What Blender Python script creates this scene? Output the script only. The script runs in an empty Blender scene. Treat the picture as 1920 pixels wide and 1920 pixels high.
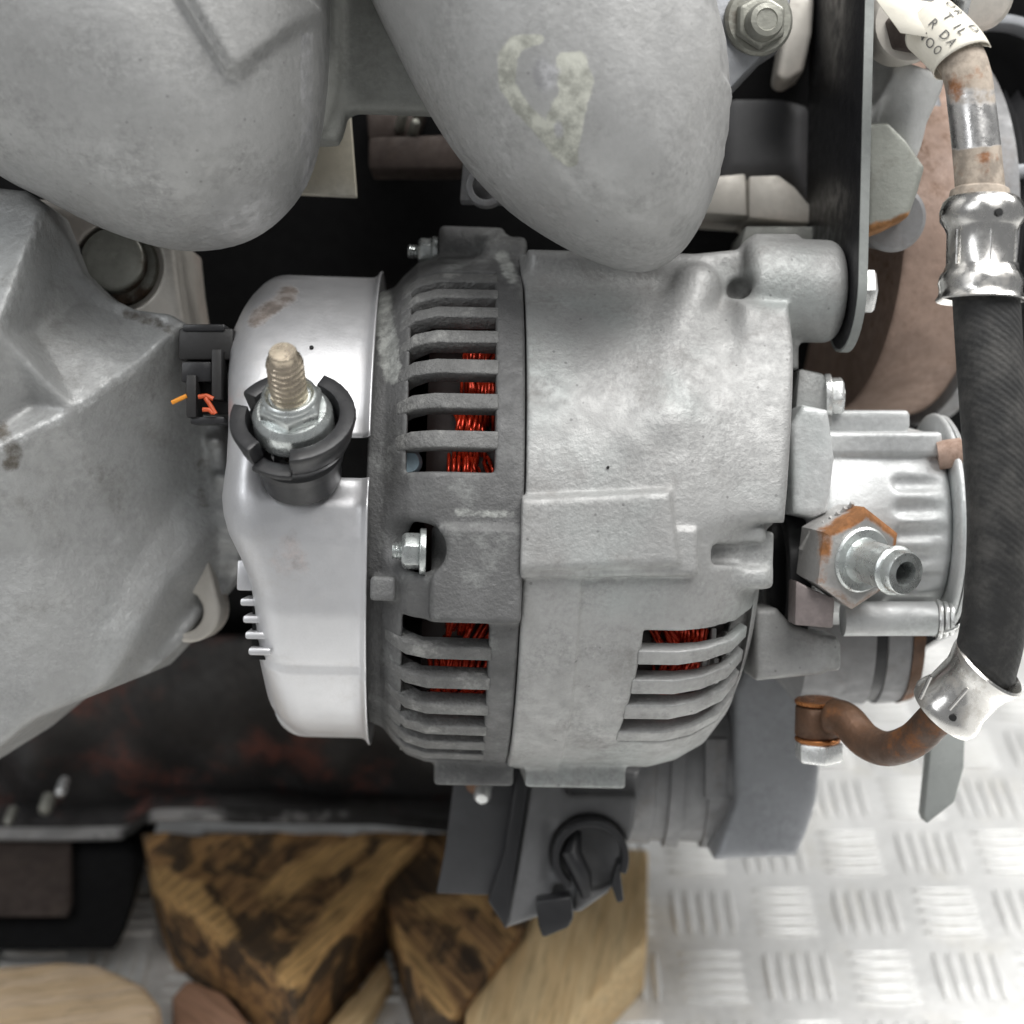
import bpy, bmesh, math, random
import numpy as np
from mathutils import Vector, Matrix
from mathutils.geometry import delaunay_2d_cdt

random.seed(7)
RNG = np.random.default_rng(7)
scene = bpy.context.scene
COL = scene.collection

# ---------------------------------------------------------------- frame
# Engine frame: u right, v up the camera's tilt, w towards the viewer; one unit U = 14.5 mm.
S = 0.0145
CD = 29.0                      # viewer's distance from the plane w = 0, in U
PITCH = math.radians(31.0)     # the engine is looked down on at 31 degrees
ZF = 19.55                     # height of the frame's origin above the floor, in U
cp, sp = math.cos(PITCH), math.sin(PITCH)
RF = np.array([[1, 0, 0], [0, sp, -cp], [0, cp, sp]], float)

def W(p):
    p = np.asarray(p, float)
    q = p @ RF.T
    q = q + np.array([0, 0, ZF])
    return q * S

WP = {}                        # where each object's origin stands

# ---------------------------------------------------------------- camera
cam = bpy.data.cameras.new('camera')
camo = bpy.data.objects.new('camera', cam)
COL.objects.link(camo)
camo.matrix_world = Matrix.Translation(Vector(W((0, 0, CD)))) @ Matrix(RF.tolist()).to_4x4()
cam.sensor_width = 36.0
cam.lens = 18.0 / (9.6 / CD)
cam.clip_start = 0.01
cam.clip_end = 50.0
cam.dof.use_dof = True
cam.dof.focus_distance = (CD + 0.8) * S
cam.dof.aperture_fstop = 8.5
scene.camera = camo

# ---------------------------------------------------------------- light: a workshop's ceiling lamps
world = bpy.data.worlds.new('World')
scene.world = world
world.use_nodes = True
bg = world.node_tree.nodes['Background']
bg.inputs[0].default_value = (0.97, 0.985, 1.0, 1)
bg.inputs[1].default_value = 0.25

def area(name, loc, target, sx, sy, power, col=(1, 1, 1)):
    l = bpy.data.lights.new(name, 'AREA')
    l.shape = 'RECTANGLE'; l.size = sx; l.size_y = sy; l.energy = power; l.color = col
    o = bpy.data.objects.new(name, l); COL.objects.link(o)
    o.location = loc
    d = Vector(target) - Vector(loc)
    o.rotation_euler = d.to_track_quat('-Z', 'Y').to_euler()
    return o
CENTRE = W((0, 0, -2))
area('ceiling_lamp', (0.30, -0.25, 2.0), CENTRE, 0.7, 1.6, 34.0, (1.0, 0.99, 0.97))
area('ceiling_lamp', (-1.4, -1.0, 2.0), CENTRE, 0.5, 1.6, 15.0, (0.96, 0.98, 1.0))
area('ceiling_lamp', (1.5, 0.7, 2.0), W((8, -8, -18)), 0.5, 1.6, 47.0, (1.0, 0.99, 0.97))

scene.view_settings.view_transform = 'Standard'
scene.view_settings.look = 'None'
scene.view_settings.exposure = 0.0
scene.view_settings.gamma = 1.0
scene.render.engine = 'CYCLES'
scene.cycles.use_denoising = True
scene.cycles.max_bounces = 8

# ---------------------------------------------------------------- pixel helpers: where a sight line meets a plane
def P(x, y, w=0.0):
    k = (CD - w) / CD
    return np.array([(x - 960) / 100 * k, (960 - y) / 100 * k, w])
def PU(pts, w=0.0):
    return [tuple(P(x, y, w)[:2]) for x, y in pts]
def FZ(x, y, z=0.0):
    """sight line met with the horizontal plane z units above the floor"""
    d = np.array([(x - 960) / 100 / CD, (960 - y) / 100 / CD, -1.0])
    nz = d[1] * cp + d[2] * sp
    t = (z - ZF - CD * sp) / nz
    return np.array([0, 0, CD]) + d * t
def proj(V):
    V = np.asarray(V)
    k = CD / (CD - V[:, 2])
    return 960 + 100 * V[:, 0] * k, 960 - 100 * V[:, 1] * k

# ---------------------------------------------------------------- nodes
MATS = {}
class NT:
    def __init__(s, name):
        s.m = bpy.data.materials.new(name); s.m.use_nodes = True
        s.t = s.m.node_tree; s.n = s.t.nodes; s.l = s.t.links
        s.p = s.n['Principled BSDF']
        tc = s.n.new('ShaderNodeTexCoord')
        mp = s.n.new('ShaderNodeMapping'); mp.inputs['Scale'].default_value = (1 / S,) * 3
        s.l.new(tc.outputs['Object'], mp.inputs[0]); s.co = mp.outputs[0]
    def inp(s, node, i, v):
        if isinstance(v, bpy.types.NodeSocket): s.l.new(v, node.inputs[i])
        elif v is not None:
            if isinstance(v, (tuple, list)) and len(v) == 3 and node.inputs[i].type == 'RGBA': v = (*v, 1)
            node.inputs[i].default_value = v
    def scaled(s, sc):
        mp = s.n.new('ShaderNodeMapping'); mp.inputs['Scale'].default_value = sc
        s.l.new(s.co, mp.inputs[0]); return mp.outputs[0]
    def noise(s, scale, detail=4, rough=0.6, co=None, dist=0.0):
        n = s.n.new('ShaderNodeTexNoise'); s.l.new(co or s.co, n.inputs['Vector'])
        n.inputs['Scale'].default_value = scale; n.inputs['Detail'].default_value = detail
        n.inputs['Roughness'].default_value = rough; n.inputs['Distortion'].default_value = dist
        return n.outputs['Fac']
    def voro(s, scale, feature='F1'):
        n = s.n.new('ShaderNodeTexVoronoi'); s.l.new(s.co, n.inputs['Vector']); n.feature = feature
        n.inputs['Scale'].default_value = scale; return n.outputs['Distance']
    def ramp(s, v, a, b, lo=0.0, hi=1.0):
        n = s.n.new('ShaderNodeMapRange'); s.inp(n, 0, v); n.interpolation_type = 'SMOOTHSTEP'
        for i, q in enumerate((a, b, lo, hi)): n.inputs[i + 1].default_value = q
        return n.outputs[0]
    def math(s, op, a, b=None):
        n = s.n.new('ShaderNodeMath'); n.operation = op; s.inp(n, 0, a); s.inp(n, 1, b); return n.outputs[0]
    def mix(s, f, a, b):
        n = s.n.new('ShaderNodeMix'); n.data_type = 'RGBA'
        s.inp(n, 0, f)
        for i, v in ((6, a), (7, b)):
            if isinstance(v, bpy.types.NodeSocket): s.l.new(v, n.inputs[i])
            else: n.inputs[i].default_value = (*v[:3], 1)
        return n.outputs[2]
    def attr(s, name):
        n = s.n.new('ShaderNodeAttribute'); n.attribute_name = name; return n.outputs['Fac']
    def bump(s, v, strength, dist=0.001, prev=None):
        n = s.n.new('ShaderNodeBump'); n.inputs['Strength'].default_value = strength
        n.inputs['Distance'].default_value = dist; s.l.new(v, n.inputs['Height'])
        if prev is not None: s.l.new(prev, n.inputs['Normal'])
        return n.outputs[0]

def metal(name, base, metallic=0.5, rough=0.5, var=0.12, grain=14.0, bump=0.25, tint=None, dirt=None,
          dirt_amt=0.35, dirt_scale=0.9, layers=(), pits=0.0, rvar=0.12, fine=0.10, spec=0.5):
    """weathered metal: mottled tone, fine cast grain, patches of dirt, and worn layers carried by attributes"""
    t = NT(name)
    base = np.array(base)
    big = t.noise(0.55, 5, 0.6)
    mid = t.noise(3.2, 4, 0.65)
    patch = t.ramp(t.noise(0.8, 4, 0.6), 0.38, 0.64, 0.25, 1.25)
    c = t.mix(t.ramp(big, 0.3, 0.7), tuple(base * (1 - var)), tuple(np.minimum(base * (1 + var), 0.95)))
    if tint is not None:
        c = t.mix(t.ramp(t.noise(0.35, 3, 0.5), 0.45, 0.7, 0, 0.6), c, tint)
    c = t.mix(t.ramp(mid, 0.35, 0.75, 0, 0.45 * min(1, var * 4)), c, tuple(base * (1 - 2.0 * var)))
    c = t.mix(t.math('MULTIPLY', t.ramp(t.noise(grain * 0.55, 3, 0.75), 0.56, 0.72, 0, fine * 2.2), patch), c, tuple(np.minimum(base * 1.45, 0.9)))
    fn = t.noise(grain, 3, 0.7)
    c = t.mix(t.math('MULTIPLY', t.ramp(fn, 0.35, 0.68, 0, fine * 3), patch), c, tuple(base * 0.6))
    r = t.ramp(mid, 0.3, 0.7, rough - rvar, rough + rvar)
    met = metallic
    if dirt is not None:
        f = t.math('MULTIPLY', t.ramp(t.noise(dirt_scale, 6, 0.7), 0.5, 0.68, 0, dirt_amt), t.ramp(t.noise(6, 4, 0.7), 0.35, 0.6, 0.3, 1))
        c = t.mix(f, c, dirt); r2 = t.n.new('ShaderNodeMix'); t.inp(r2, 0, f); t.inp(r2, 2, r); r2.inputs[3].default_value = 0.8; r = r2.outputs[0]
    if pits:
        f = t.ramp(t.voro(2.3), 0.05, 0.085, pits, 0)
        c = t.mix(f, c, tuple(base * 0.25))
    mm = None
    for (an, col, lr, lm, breakup) in layers:
        f = t.attr(an)
        if breakup:
            nz = t.noise(breakup, 6, 0.7)
            f = t.ramp(t.math('ADD', f, t.math('SUBTRACT', nz, 0.5)), 0.34, 0.66)
        col2 = tuple(np.array(col) * 0.55)
        cc = t.mix(t.ramp(t.noise(2.6, 5, 0.7), 0.35, 0.65), col, col2)
        c = t.mix(f, c, cc)
        r2 = t.n.new('ShaderNodeMix'); t.inp(r2, 0, f); t.inp(r2, 2, r); r2.inputs[3].default_value = lr; r = r2.outputs[0]
        m2 = t.n.new('ShaderNodeMix'); t.inp(m2, 0, f); t.inp(m2, 2, mm if mm is not None else metallic); m2.inputs[3].default_value = lm; mm = m2.outputs[0]
    t.l.new(c, t.p.inputs['Base Color']); t.inp(t.p, 'Roughness', r)
    t.inp(t.p, 'Metallic', mm if mm is not None else metallic)
    t.p.inputs['Specular IOR Level'].default_value = spec
    if bump:
        b = t.bump(t.noise(grain, 4, 0.65), bump, 0.0006)
        b = t.bump(t.noise(grain * 0.28, 3, 0.6), bump * 0.5, 0.0012, b)
        t.l.new(b, t.p.inputs['Normal'])
    MATS[name] = t.m
    return t.m

def wood(name, light, dark, stain, amt, scale=1.0, bare=None):
    t = NT(name)
    g = t.noise(2.2 * scale, 6, 0.6, co=t.scaled((0.12, 1.3, 1.3)), dist=0.6)
    g2 = t.noise(9 * scale, 4, 0.6, co=t.scaled((0.06, 1.0, 1.0)))
    c = t.mix(t.ramp(g, 0.41, 0.59), light, dark)
    c = t.mix(t.ramp(g2, 0.45, 0.70, 0, 0.6), c, tuple(np.array(dark) * 0.5))
    f = t.ramp(t.noise(0.60, 6, 0.62, dist=0.8), 0.66 - 0.35 * amt, 0.74 - 0.33 * amt, 0, min(1, amt * 1.5))
    c = t.mix(f, c, stain)
    if bare is not None:
        nz = t.noise(1.1, 6, 0.65, co=t.scaled((0.30, 1.6, 1.6)), dist=0.5); nb_ = t.noise(0.8, 4, 0.6)
        bf = t.ramp(t.math('ADD', t.attr('bare'), t.math('MULTIPLY', t.math('SUBTRACT', t.math('ADD', nz, nb_), 1.0), 0.9)), 0.30, 0.55)
        c = t.mix(bf, c, t.mix(t.ramp(g2, 0.38, 0.66), bare, tuple(np.array(bare) * 0.5)))
    t.l.new(c, t.p.inputs['Base Color']); t.p.inputs['Roughness'].default_value = 0.75
    t.l.new(t.bump(g2, 0.8, 0.0015), t.p.inputs['Normal'])
    MATS[name] = t.m
    return t.m

def plain(name, base, rough=0.5, metallic=0.0, bump=0.1, scale=8.0, var=0.15, spec=0.5):
    return metal(name, base, metallic, rough, var, scale, bump, rvar=0.06, fine=0.04, spec=spec)

# ---------------------------------------------------------------- mesh building
class MB:
    def __init__(s): s.v = []; s.f = []
    def add(s, v, f):
        o = len(s.v); s.v += [tuple(map(float, p)) for p in v]; s.f += [tuple(i + o for i in q) for q in f]; return s
    @staticmethod
    def basis(ax, ref=None):
        ax = np.asarray(ax, float); ax = ax / np.linalg.norm(ax)
        r = np.array(ref if ref is not None else ((0, 0, 1) if abs(ax[2]) < 0.8 else (0, 1, 0)), float)
        e1 = r - ax * (r @ ax); e1 /= np.linalg.norm(e1)
        return ax, e1, np.cross(ax, e1)
    def lathe(s, o, ax, prof, n=32, ref=None, ph=0.0):
        ax, e1, e2 = s.basis(ax, ref); o = np.asarray(o, float); V = []; F = []
        for h, r in prof:
            for k in range(n):
                a = 2 * math.pi * k / n + ph
                V.append(o + ax * h + (e1 * math.cos(a) + e2 * math.sin(a)) * max(r, 1e-4))
        m = len(prof)
        for i in range(m - 1):
            for k in range(n):
                k2 = (k + 1) % n
                F.append((i * n + k, i * n + k2, (i + 1) * n + k2, (i + 1) * n + k))
        F.append(tuple(range(n))[::-1]); F.append(tuple((m - 1) * n + k for k in range(n)))
        return s.add(V, F)
    def sector(s, o, ax, poly, a0, a1, n=16, ref=None):
        """closed cross-section poly [(h, r)] swept about the axis from a0 to a1"""
        ax, e1, e2 = s.basis(ax, ref); o = np.asarray(o, float); V = []; F = []
        m = len(poly); full = abs(abs(a1 - a0) - 2 * math.pi) < 1e-6
        ns = n if full else n + 1
        for k in range(ns):
            a = a0 + (a1 - a0) * k / n; c, q = math.cos(a), math.sin(a)
            for h, r in poly: V.append(o + ax * h + (e1 * c + e2 * q) * r)
        for k in range(n):
            k2 = (k + 1) % ns
            for i in range(m):
                j = (i + 1) % m
                F.append((k * m + i, k * m + j, k2 * m + j, k2 * m + i))
        if not full:
            F.append(tuple(range(m))); F.append(tuple(range((ns - 1) * m, ns * m))[::-1])
        return s.add(V, F)
    def tube(s, pts, rad, n=16, cap=True, ref=(0, 0, 1)):
        pts = np.asarray(pts, float); m = len(pts)
        rad = np.full(m, rad) if np.isscalar(rad) else np.asarray(rad)
        T = np.gradient(pts, axis=0); T /= np.linalg.norm(T, axis=1)[:, None]
        _, e1, _ = s.basis(T[0], ref if abs(np.dot(T[0], ref)) < 0.95 else (0, 1, 0)); V = []; F = []
        for i in range(m):
            e1 = e1 - T[i] * (e1 @ T[i]); e1 /= np.linalg.norm(e1); e2 = np.cross(T[i], e1)
            for k in range(n):
                a = 2 * math.pi * k / n
                V.append(pts[i] + (e1 * math.cos(a) + e2 * math.sin(a)) * rad[i])
        for i in range(m - 1):
            for k in range(n):
                k2 = (k + 1) % n
                F.append((i * n + k, i * n + k2, (i + 1) * n + k2, (i + 1) * n + k))
        if cap: F.append(tuple(range(n))[::-1]); F.append(tuple((m - 1) * n + k for k in range(n)))
        return s.add(V, F)
    def prism(s, front, vec):
        f = [np.asarray(p, float) for p in front]; b = [p + np.asarray(vec, float) for p in f]; n = len(f)
        F = [tuple(range(n)), tuple(range(n, 2 * n))[::-1]]
        F += [(i, n + i, n + (i + 1) % n, (i + 1) % n) for i in range(n)]
        return s.add(f + b, F)
    def box(s, c, half, R=None):
        R = np.eye(3) if R is None else np.asarray(R); c = np.asarray(c, float); hx = np.asarray(half, float)
        V = [c + R @ (np.array([i, j, k]) * hx) for i in (-1, 1) for j in (-1, 1) for k in (-1, 1)]
        return s.add(V, [(0, 1, 3, 2), (4, 6, 7, 5), (0, 4, 5, 1), (2, 3, 7, 6), (0, 2, 6, 4), (1, 5, 7, 3)])

def spline(pts, n=8):
    p = np.asarray(pts, float); p = np.vstack([2 * p[0] - p[1], p, 2 * p[-1] - p[-2]]); out = []
    for i in range(1, len(p) - 2):
        for t in np.linspace(0, 1, n, endpoint=False):
            a, b, c, d = p[i - 1:i + 3]
            out.append(0.5 * (2 * b + (c - a) * t + (2 * a - 5 * b + 4 * c - d) * t * t + (3 * b - a - 3 * c + d) * t ** 3))
    out.append(p[-2]); return np.array(out)

def link(name, me, parent, loc):
    o = bpy.data.objects.new(name, me); COL.objects.link(o)
    if parent is not None:
        o.parent = parent
        o.location = Vector(loc) - Vector(WP[parent.name])
    else: o.location = loc
    WP[o.name] = tuple(float(q) for q in loc)
    return o

def build(name, mb, mat, parent=None, bevel=0.0, smooth=40, seg=2, attrs=None, loc=None, rotz=0.0, subdiv=0):
    """one mesh object from frame coordinates; a part sits on its thing's origin"""
    V, F = (mb.v, mb.f) if isinstance(mb, MB) else mb
    Vw = W(np.asarray(V, float))
    if loc is None:
        if parent is not None: loc = np.array(WP[parent.name])
        else: loc = np.array([(Vw[:, 0].min() + Vw[:, 0].max()) / 2, (Vw[:, 1].min() + Vw[:, 1].max()) / 2, Vw[:, 2].min()])
    else: loc = np.array(loc)
    Vl = Vw - loc
    if rotz:
        c, q = math.cos(-rotz), math.sin(-rotz)
        Vl = Vl @ np.array([[c, -q, 0], [q, c, 0], [0, 0, 1]]).T
    me = bpy.data.meshes.new(name)
    me.from_pydata(Vl.tolist() if len(Vl) < 200000 else Vl, [], F if isinstance(F, list) else F.tolist())
    if bevel or isinstance(mb, MB):
        bm = bmesh.new(); bm.from_mesh(me)
        bmesh.ops.recalc_face_normals(bm, faces=bm.faces)
        if bevel:
            es = [e for e in bm.edges if len(e.link_faces) == 2 and e.calc_face_angle(0) > math.radians(32)]
            bmesh.ops.bevel(bm, geom=es, offset=bevel * S, offset_type='OFFSET', segments=seg, profile=0.5, affect='EDGES', clamp_overlap=True)
        bm.to_mesh(me); bm.free()
    me.shade_smooth() if hasattr(me, 'shade_smooth') else None
    if smooth < 180: me.set_sharp_from_angle(angle=math.radians(smooth))
    if attrs:
        vv = np.array([v.co for v in me.vertices]); 
        if rotz:
            c, q = math.cos(rotz), math.sin(rotz); vv = vv @ np.array([[c, -q, 0], [q, c, 0], [0, 0, 1]]).T
        fr = ((vv + loc) / S - np.array([0, 0, ZF])) @ RF
        for an, fn in attrs.items():
            a = me.attributes.new(an, 'FLOAT', 'POINT'); a.data.foreach_set('value', np.asarray(fn(fr), np.float32).ravel())
    me.materials.append(MATS[mat] if isinstance(mat, str) else mat)
    o = link(name, me, parent, loc)
    if rotz: o.rotation_euler = (0, 0, rotz)
    return o

def tag(o, label, cat, group=None):
    o['label'] = label; o['category'] = cat
    if group: o['group'] = group
    return o
def thing(name, label, cat, at, group=None):
    o = bpy.data.objects.new(name, None); COL.objects.link(o)
    o.empty_display_size = 0.01; loc = W(at); o.location = loc; WP[o.name] = tuple(float(q) for q in loc)
    return tag(o, label, cat, group)

# ---------------------------------------------------------------- solids as distance fields, meshed by surface nets
def smin(a, b, k):
    h = np.clip(0.5 + 0.5 * (b - a) / k, 0, 1); return b + (a - b) * h - k * h * (1 - h)
def smax(a, b, k): return -smin(-a, -b, k)
def d_poly(X, Y, poly):
    p = np.asarray(poly, float); n = len(p); d = np.full(X.shape, 1e9); s = np.ones(X.shape)
    for i in range(n):
        a, b = p[i], p[i - 1]; ex, ey = b[0] - a[0], b[1] - a[1]; wx, wy = X - a[0], Y - a[1]
        t = np.clip((wx * ex + wy * ey) / max(ex * ex + ey * ey, 1e-12), 0, 1)
        d = np.minimum(d, (wx - ex * t) ** 2 + (wy - ey * t) ** 2)
        c1 = Y >= a[1]; c2 = Y < b[1]; c3 = ex * wy > ey * wx
        s = np.where((c1 & c2 & c3) | (~c1 & ~c2 & ~c3), -s, s)
    return s * np.sqrt(d)
def d_ext(X, Y, Z, poly, z0, z1, r=0.0):
    a = d_poly(X, Y, poly) + r; b = np.abs(Z - (z0 + z1) / 2) - (z1 - z0) / 2 + r
    return np.minimum(np.maximum(a, b), 0) + np.hypot(np.maximum(a, 0), np.maximum(b, 0)) - r
def d_box(X, Y, Z, c, h, r=0.0):
    q = [np.abs(A - c[i]) - h[i] + r for i, A in enumerate((X, Y, Z))]
    o = np.sqrt(sum(np.maximum(k, 0) ** 2 for k in q)); return o + np.minimum(np.maximum(np.maximum(q[0], q[1]), q[2]), 0) - r
def d_cap(X, Y, Z, a, b, r0, r1=None):
    r1 = r0 if r1 is None else r1; a = np.asarray(a, float); b = np.asarray(b, float); e = b - a
    t = np.clip(((X - a[0]) * e[0] + (Y - a[1]) * e[1] + (Z - a[2]) * e[2]) / (e @ e), 0, 1)
    return np.sqrt((X - a[0] - e[0] * t) ** 2 + (Y - a[1] - e[1] * t) ** 2 + (Z - a[2] - e[2] * t) ** 2) - (r0 + (r1 - r0) * t)
def d_cyl(X, Y, Z, a, b, r, rd=0.0):
    a = np.asarray(a, float); b = np.asarray(b, float); e = b - a; L = np.linalg.norm(e); e = e / L
    h = (X - a[0]) * e[0] + (Y - a[1]) * e[1] + (Z - a[2]) * e[2]
    q = np.sqrt(np.maximum((X - a[0] - e[0] * h) ** 2 + (Y - a[1] - e[1] * h) ** 2 + (Z - a[2] - e[2] * h) ** 2, 0))
    A = q - r + rd; B = np.abs(h - L / 2) - L / 2 + rd
    return np.minimum(np.maximum(A, B), 0) + np.hypot(np.maximum(A, 0), np.maximum(B, 0)) - rd

def nets(f, lo, hi, h, B=14):
    lo = np.asarray(lo, float); n = np.maximum(np.ceil((np.asarray(hi) - lo) / h).astype(int) + 1, 3)
    nb = np.ceil(n / B).astype(int)
    F = np.full(tuple(nb * B), 1.0, np.float32)
    cx = [lo[i] + h * (np.arange(nb[i]) * B + (B - 1) / 2) for i in range(3)]
    C = f(*np.meshgrid(*cx, indexing='ij')); rad = h * B * 0.9
    for i, j, k in np.ndindex(*nb):
        sl = (slice(i * B, i * B + B), slice(j * B, j * B + B), slice(k * B, k * B + B))
        if abs(C[i, j, k]) > rad * 1.6: F[sl] = math.copysign(1, C[i, j, k]); continue
        g = np.meshgrid(*(lo[q] + h * (np.arange(B) + (i, j, k)[q] * B) for q in range(3)), indexing='ij')
        F[sl] = f(*g)
    F = F[:n[0], :n[1], :n[2]]
    F[0] = F[-1] = 1; F[:, 0] = F[:, -1] = 1; F[:, :, 0] = F[:, :, -1] = 1
    I = F < 0; cnt = np.zeros(tuple(np.array(F.shape) - 1), np.int8)
    cs = [(a, b, c) for a in (0, 1) for b in (0, 1) for c in (0, 1)]
    sh = cnt.shape
    for a, b, c in cs: cnt += I[a:a + sh[0], b:b + sh[1], c:c + sh[2]]
    act = np.argwhere((cnt > 0) & (cnt < 8)); ids = np.full(sh, -1, np.int64); ids[tuple(act.T)] = np.arange(len(act))
    val = {c: F[act[:, 0] + c[0], act[:, 1] + c[1], act[:, 2] + c[2]] for c in cs}
    acc = np.zeros((len(act), 3)); num = np.zeros(len(act))
    for a in cs:
        for ax in range(3):
            if a[ax]: continue
            b = list(a); b[ax] = 1; b = tuple(b); fa, fb = val[a], val[b]; m = (fa < 0) != (fb < 0)
            t = np.where(m, fa / np.where(m, fa - fb, 1), 0)
            p = np.array(a, float)[None].repeat(len(act), 0); p[:, ax] = t
            acc[m] += p[m]; num[m] += 1
    V = lo + h * (act + acc / num[:, None]); Q = []
    for ax in range(3):
        s0 = [slice(None)] * 3; s1 = [slice(None)] * 3; s0[ax] = slice(0, -1); s1[ax] = slice(1, None)
        e = np.argwhere(I[tuple(s0)] != I[tuple(s1)]); o = [q for q in range(3) if q != ax]
        e = e[(e[:, o[0]] > 0) & (e[:, o[1]] > 0)]
        e = e[(e[:, o[0]] < sh[o[0]]) & (e[:, o[1]] < sh[o[1]])]
        q = []
        for d0, d1 in ((-1, -1), (0, -1), (0, 0), (-1, 0)):
            g = e.copy(); g[:, o[0]] += d0; g[:, o[1]] += d1; q.append(ids[tuple(g.T)])
        q = np.stack(q, 1); ins = I[tuple(e.T)]; flip = ins if ax != 1 else ~ins
        q[~flip] = q[~flip][:, ::-1]; Q.append(q)
    Q = np.concatenate(Q); Q = Q[(Q >= 0).all(1)]
    return V, Q

def relief(pts, edges=(), blur=2, res=0.08, pad=1.0):
    """height field through scattered points (x, y, w) given in frame u, v, w; ridges between listed points; returns H(u, v)"""
    p = np.asarray(pts, float)
    vs, _, fs, *_ = delaunay_2d_cdt([Vector(q[:2]) for q in p], list(edges), [], 0, 1e-6)
    lo = p[:, :2].min(0) - pad; n = np.ceil((p[:, :2].max(0) + pad - lo) / res).astype(int) + 1
    X, Y = np.meshgrid(lo[0] + res * np.arange(n[0]), lo[1] + res * np.arange(n[1]), indexing='ij')
    H = np.full(X.shape, np.nan)
    zs = [p[np.argmin((p[:, 0] - v[0]) ** 2 + (p[:, 1] - v[1]) ** 2), 2] for v in vs]
    for f in fs:
        a, b, c = (vs[i] for i in f[:3]); den = (b[1] - c[1]) * (a[0] - c[0]) + (c[0] - b[0]) * (a[1] - c[1])
        if abs(den) < 1e-9: continue
        l0 = ((b[1] - c[1]) * (X - c[0]) + (c[0] - b[0]) * (Y - c[1])) / den
        l1 = ((c[1] - a[1]) * (X - c[0]) + (a[0] - c[0]) * (Y - c[1])) / den; l2 = 1 - l0 - l1
        m = (l0 >= -1e-6) & (l1 >= -1e-6) & (l2 >= -1e-6)
        H[m] = (l0 * zs[f[0]] + l1 * zs[f[1]] + l2 * zs[f[2]])[m]
    for _ in range(400):
        m = np.isnan(H)
        if not m.any(): break
        Pd = np.pad(H, 1, constant_values=np.nan); st = np.stack([Pd[:-2, 1:-1], Pd[2:, 1:-1], Pd[1:-1, :-2], Pd[1:-1, 2:]])
        k = ~np.isnan(st); s = np.where(k, st, 0).sum(0) / np.maximum(k.sum(0), 1)
        H = np.where(m & k.any(0), s, H)
    for _ in range(blur):
        Pd = np.pad(H, 1, mode='edge'); H = (Pd[:-2, 1:-1] + Pd[2:, 1:-1] + Pd[1:-1, :-2] + Pd[1:-1, 2:] + 2 * H) / 6
    def fn(U, V):
        x = np.clip((U - lo[0]) / res, 0, n[0] - 1.001); y = np.clip((V - lo[1]) / res, 0, n[1] - 1.001)
        i = x.astype(int); j = y.astype(int); a = x - i; b = y - j
        return H[i, j] * (1 - a) * (1 - b) + H[i + 1, j] * a * (1 - b) + H[i, j + 1] * (1 - a) * b + H[i + 1, j + 1] * a * b
    return fn
def pillow(poly, dm, hh, p=2.0, res=0.07, blur=60):
    """soft dome over a closed outline"""
    q = np.asarray(poly); lo = q.min(0) - .3; n = np.ceil((q.max(0) + .3 - lo) / res).astype(int) + 1
    X, Y = np.meshgrid(lo[0] + res * np.arange(n[0]), lo[1] + res * np.arange(n[1]), indexing='ij')
    D = np.clip(-d_poly(X, Y, poly), 0, dm)
    for _ in range(blur):
        Pd = np.pad(D, 1, mode='edge'); Dn = (Pd[:-2, 1:-1] + Pd[2:, 1:-1] + Pd[1:-1, :-2] + Pd[1:-1, 2:] + 2 * D) / 6
        wgt = np.clip(D / 0.9, 0, 1); D = D + (Dn - D) * wgt
    H = hh * np.power(np.maximum(1 - (1 - np.clip(D / dm, 0, 1)) ** p, 0), 1 / p)
    def fn(U, V):
        x = np.clip((U - lo[0]) / res, 0, n[0] - 1.001); y = np.clip((V - lo[1]) / res, 0, n[1] - 1.001)
        i = x.astype(int); j = y.astype(int); a = x - i; b = y - j
        return H[i, j] * (1 - a) * (1 - b) + H[i + 1, j] * a * (1 - b) + H[i, j + 1] * (1 - a) * b + H[i + 1, j + 1] * a * b
    return fn
def sstep(a, b, x):
    t = np.clip((x - a) / (b - a), 0, 1); return t * t * (3 - 2 * t)
# ---------------------------------------------------------------- materials
metal('cast_front', (0.375, 0.375, 0.37), 0.30, 0.52, 0.09, 11, 0.42, tint=(0.40, 0.44, 0.43), pits=0.5, fine=0.14, dirt=(0.20, 0.19, 0.18), dirt_amt=0.45)
metal('cast_rear', (0.140, 0.140, 0.140), 0.25, 0.6, 0.20, 13, 0.6, dirt=(0.34, 0.35, 0.34), dirt_amt=0.6, dirt_scale=0.8,
      layers=[('chalk', (0.42, 0.43, 0.41), 0.8, 0.0, 3.5)])
metal('cast_fin', (0.19, 0.19, 0.187), 0.2, 0.62, 0.20, 14, 1.0, dirt=(0.46, 0.46, 0.44), dirt_amt=0.65, dirt_scale=1.4)
metal('cast_manifold', (0.42, 0.42, 0.415), 0.32, 0.47, 0.08, 8, 0.30, fine=0.13, pits=0.35, dirt=(0.30, 0.30, 0.29), dirt_amt=0.3, dirt_scale=1.6,
      layers=[('paint', (0.57, 0.575, 0.51), 0.8, 0.0, 3.0), ('rub', (0.55, 0.55, 0.56), 0.5, 0.2, 1.2)])
metal('cast_flange', (0.30, 0.305, 0.285), 0.25, 0.6, 0.12, 8, 0.3)
metal('cast_bracket', (0.37, 0.373, 0.37), 0.28, 0.48, 0.10, 8, 0.5, tint=(0.40, 0.415, 0.415), dirt=(0.16, 0.155, 0.14), dirt_amt=0.5, dirt_scale=0.6,
      layers=[('worn', (0.62, 0.63, 0.63), 0.4, 0.4, 3.5), ('oil', (0.12, 0.105, 0.085), 0.6, 0.0, 1.6)])
metal('cast_pump', (0.60, 0.61, 0.61), 0.35, 0.48, 0.05, 8, 0.25, tint=(0.58, 0.63, 0.62))
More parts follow.
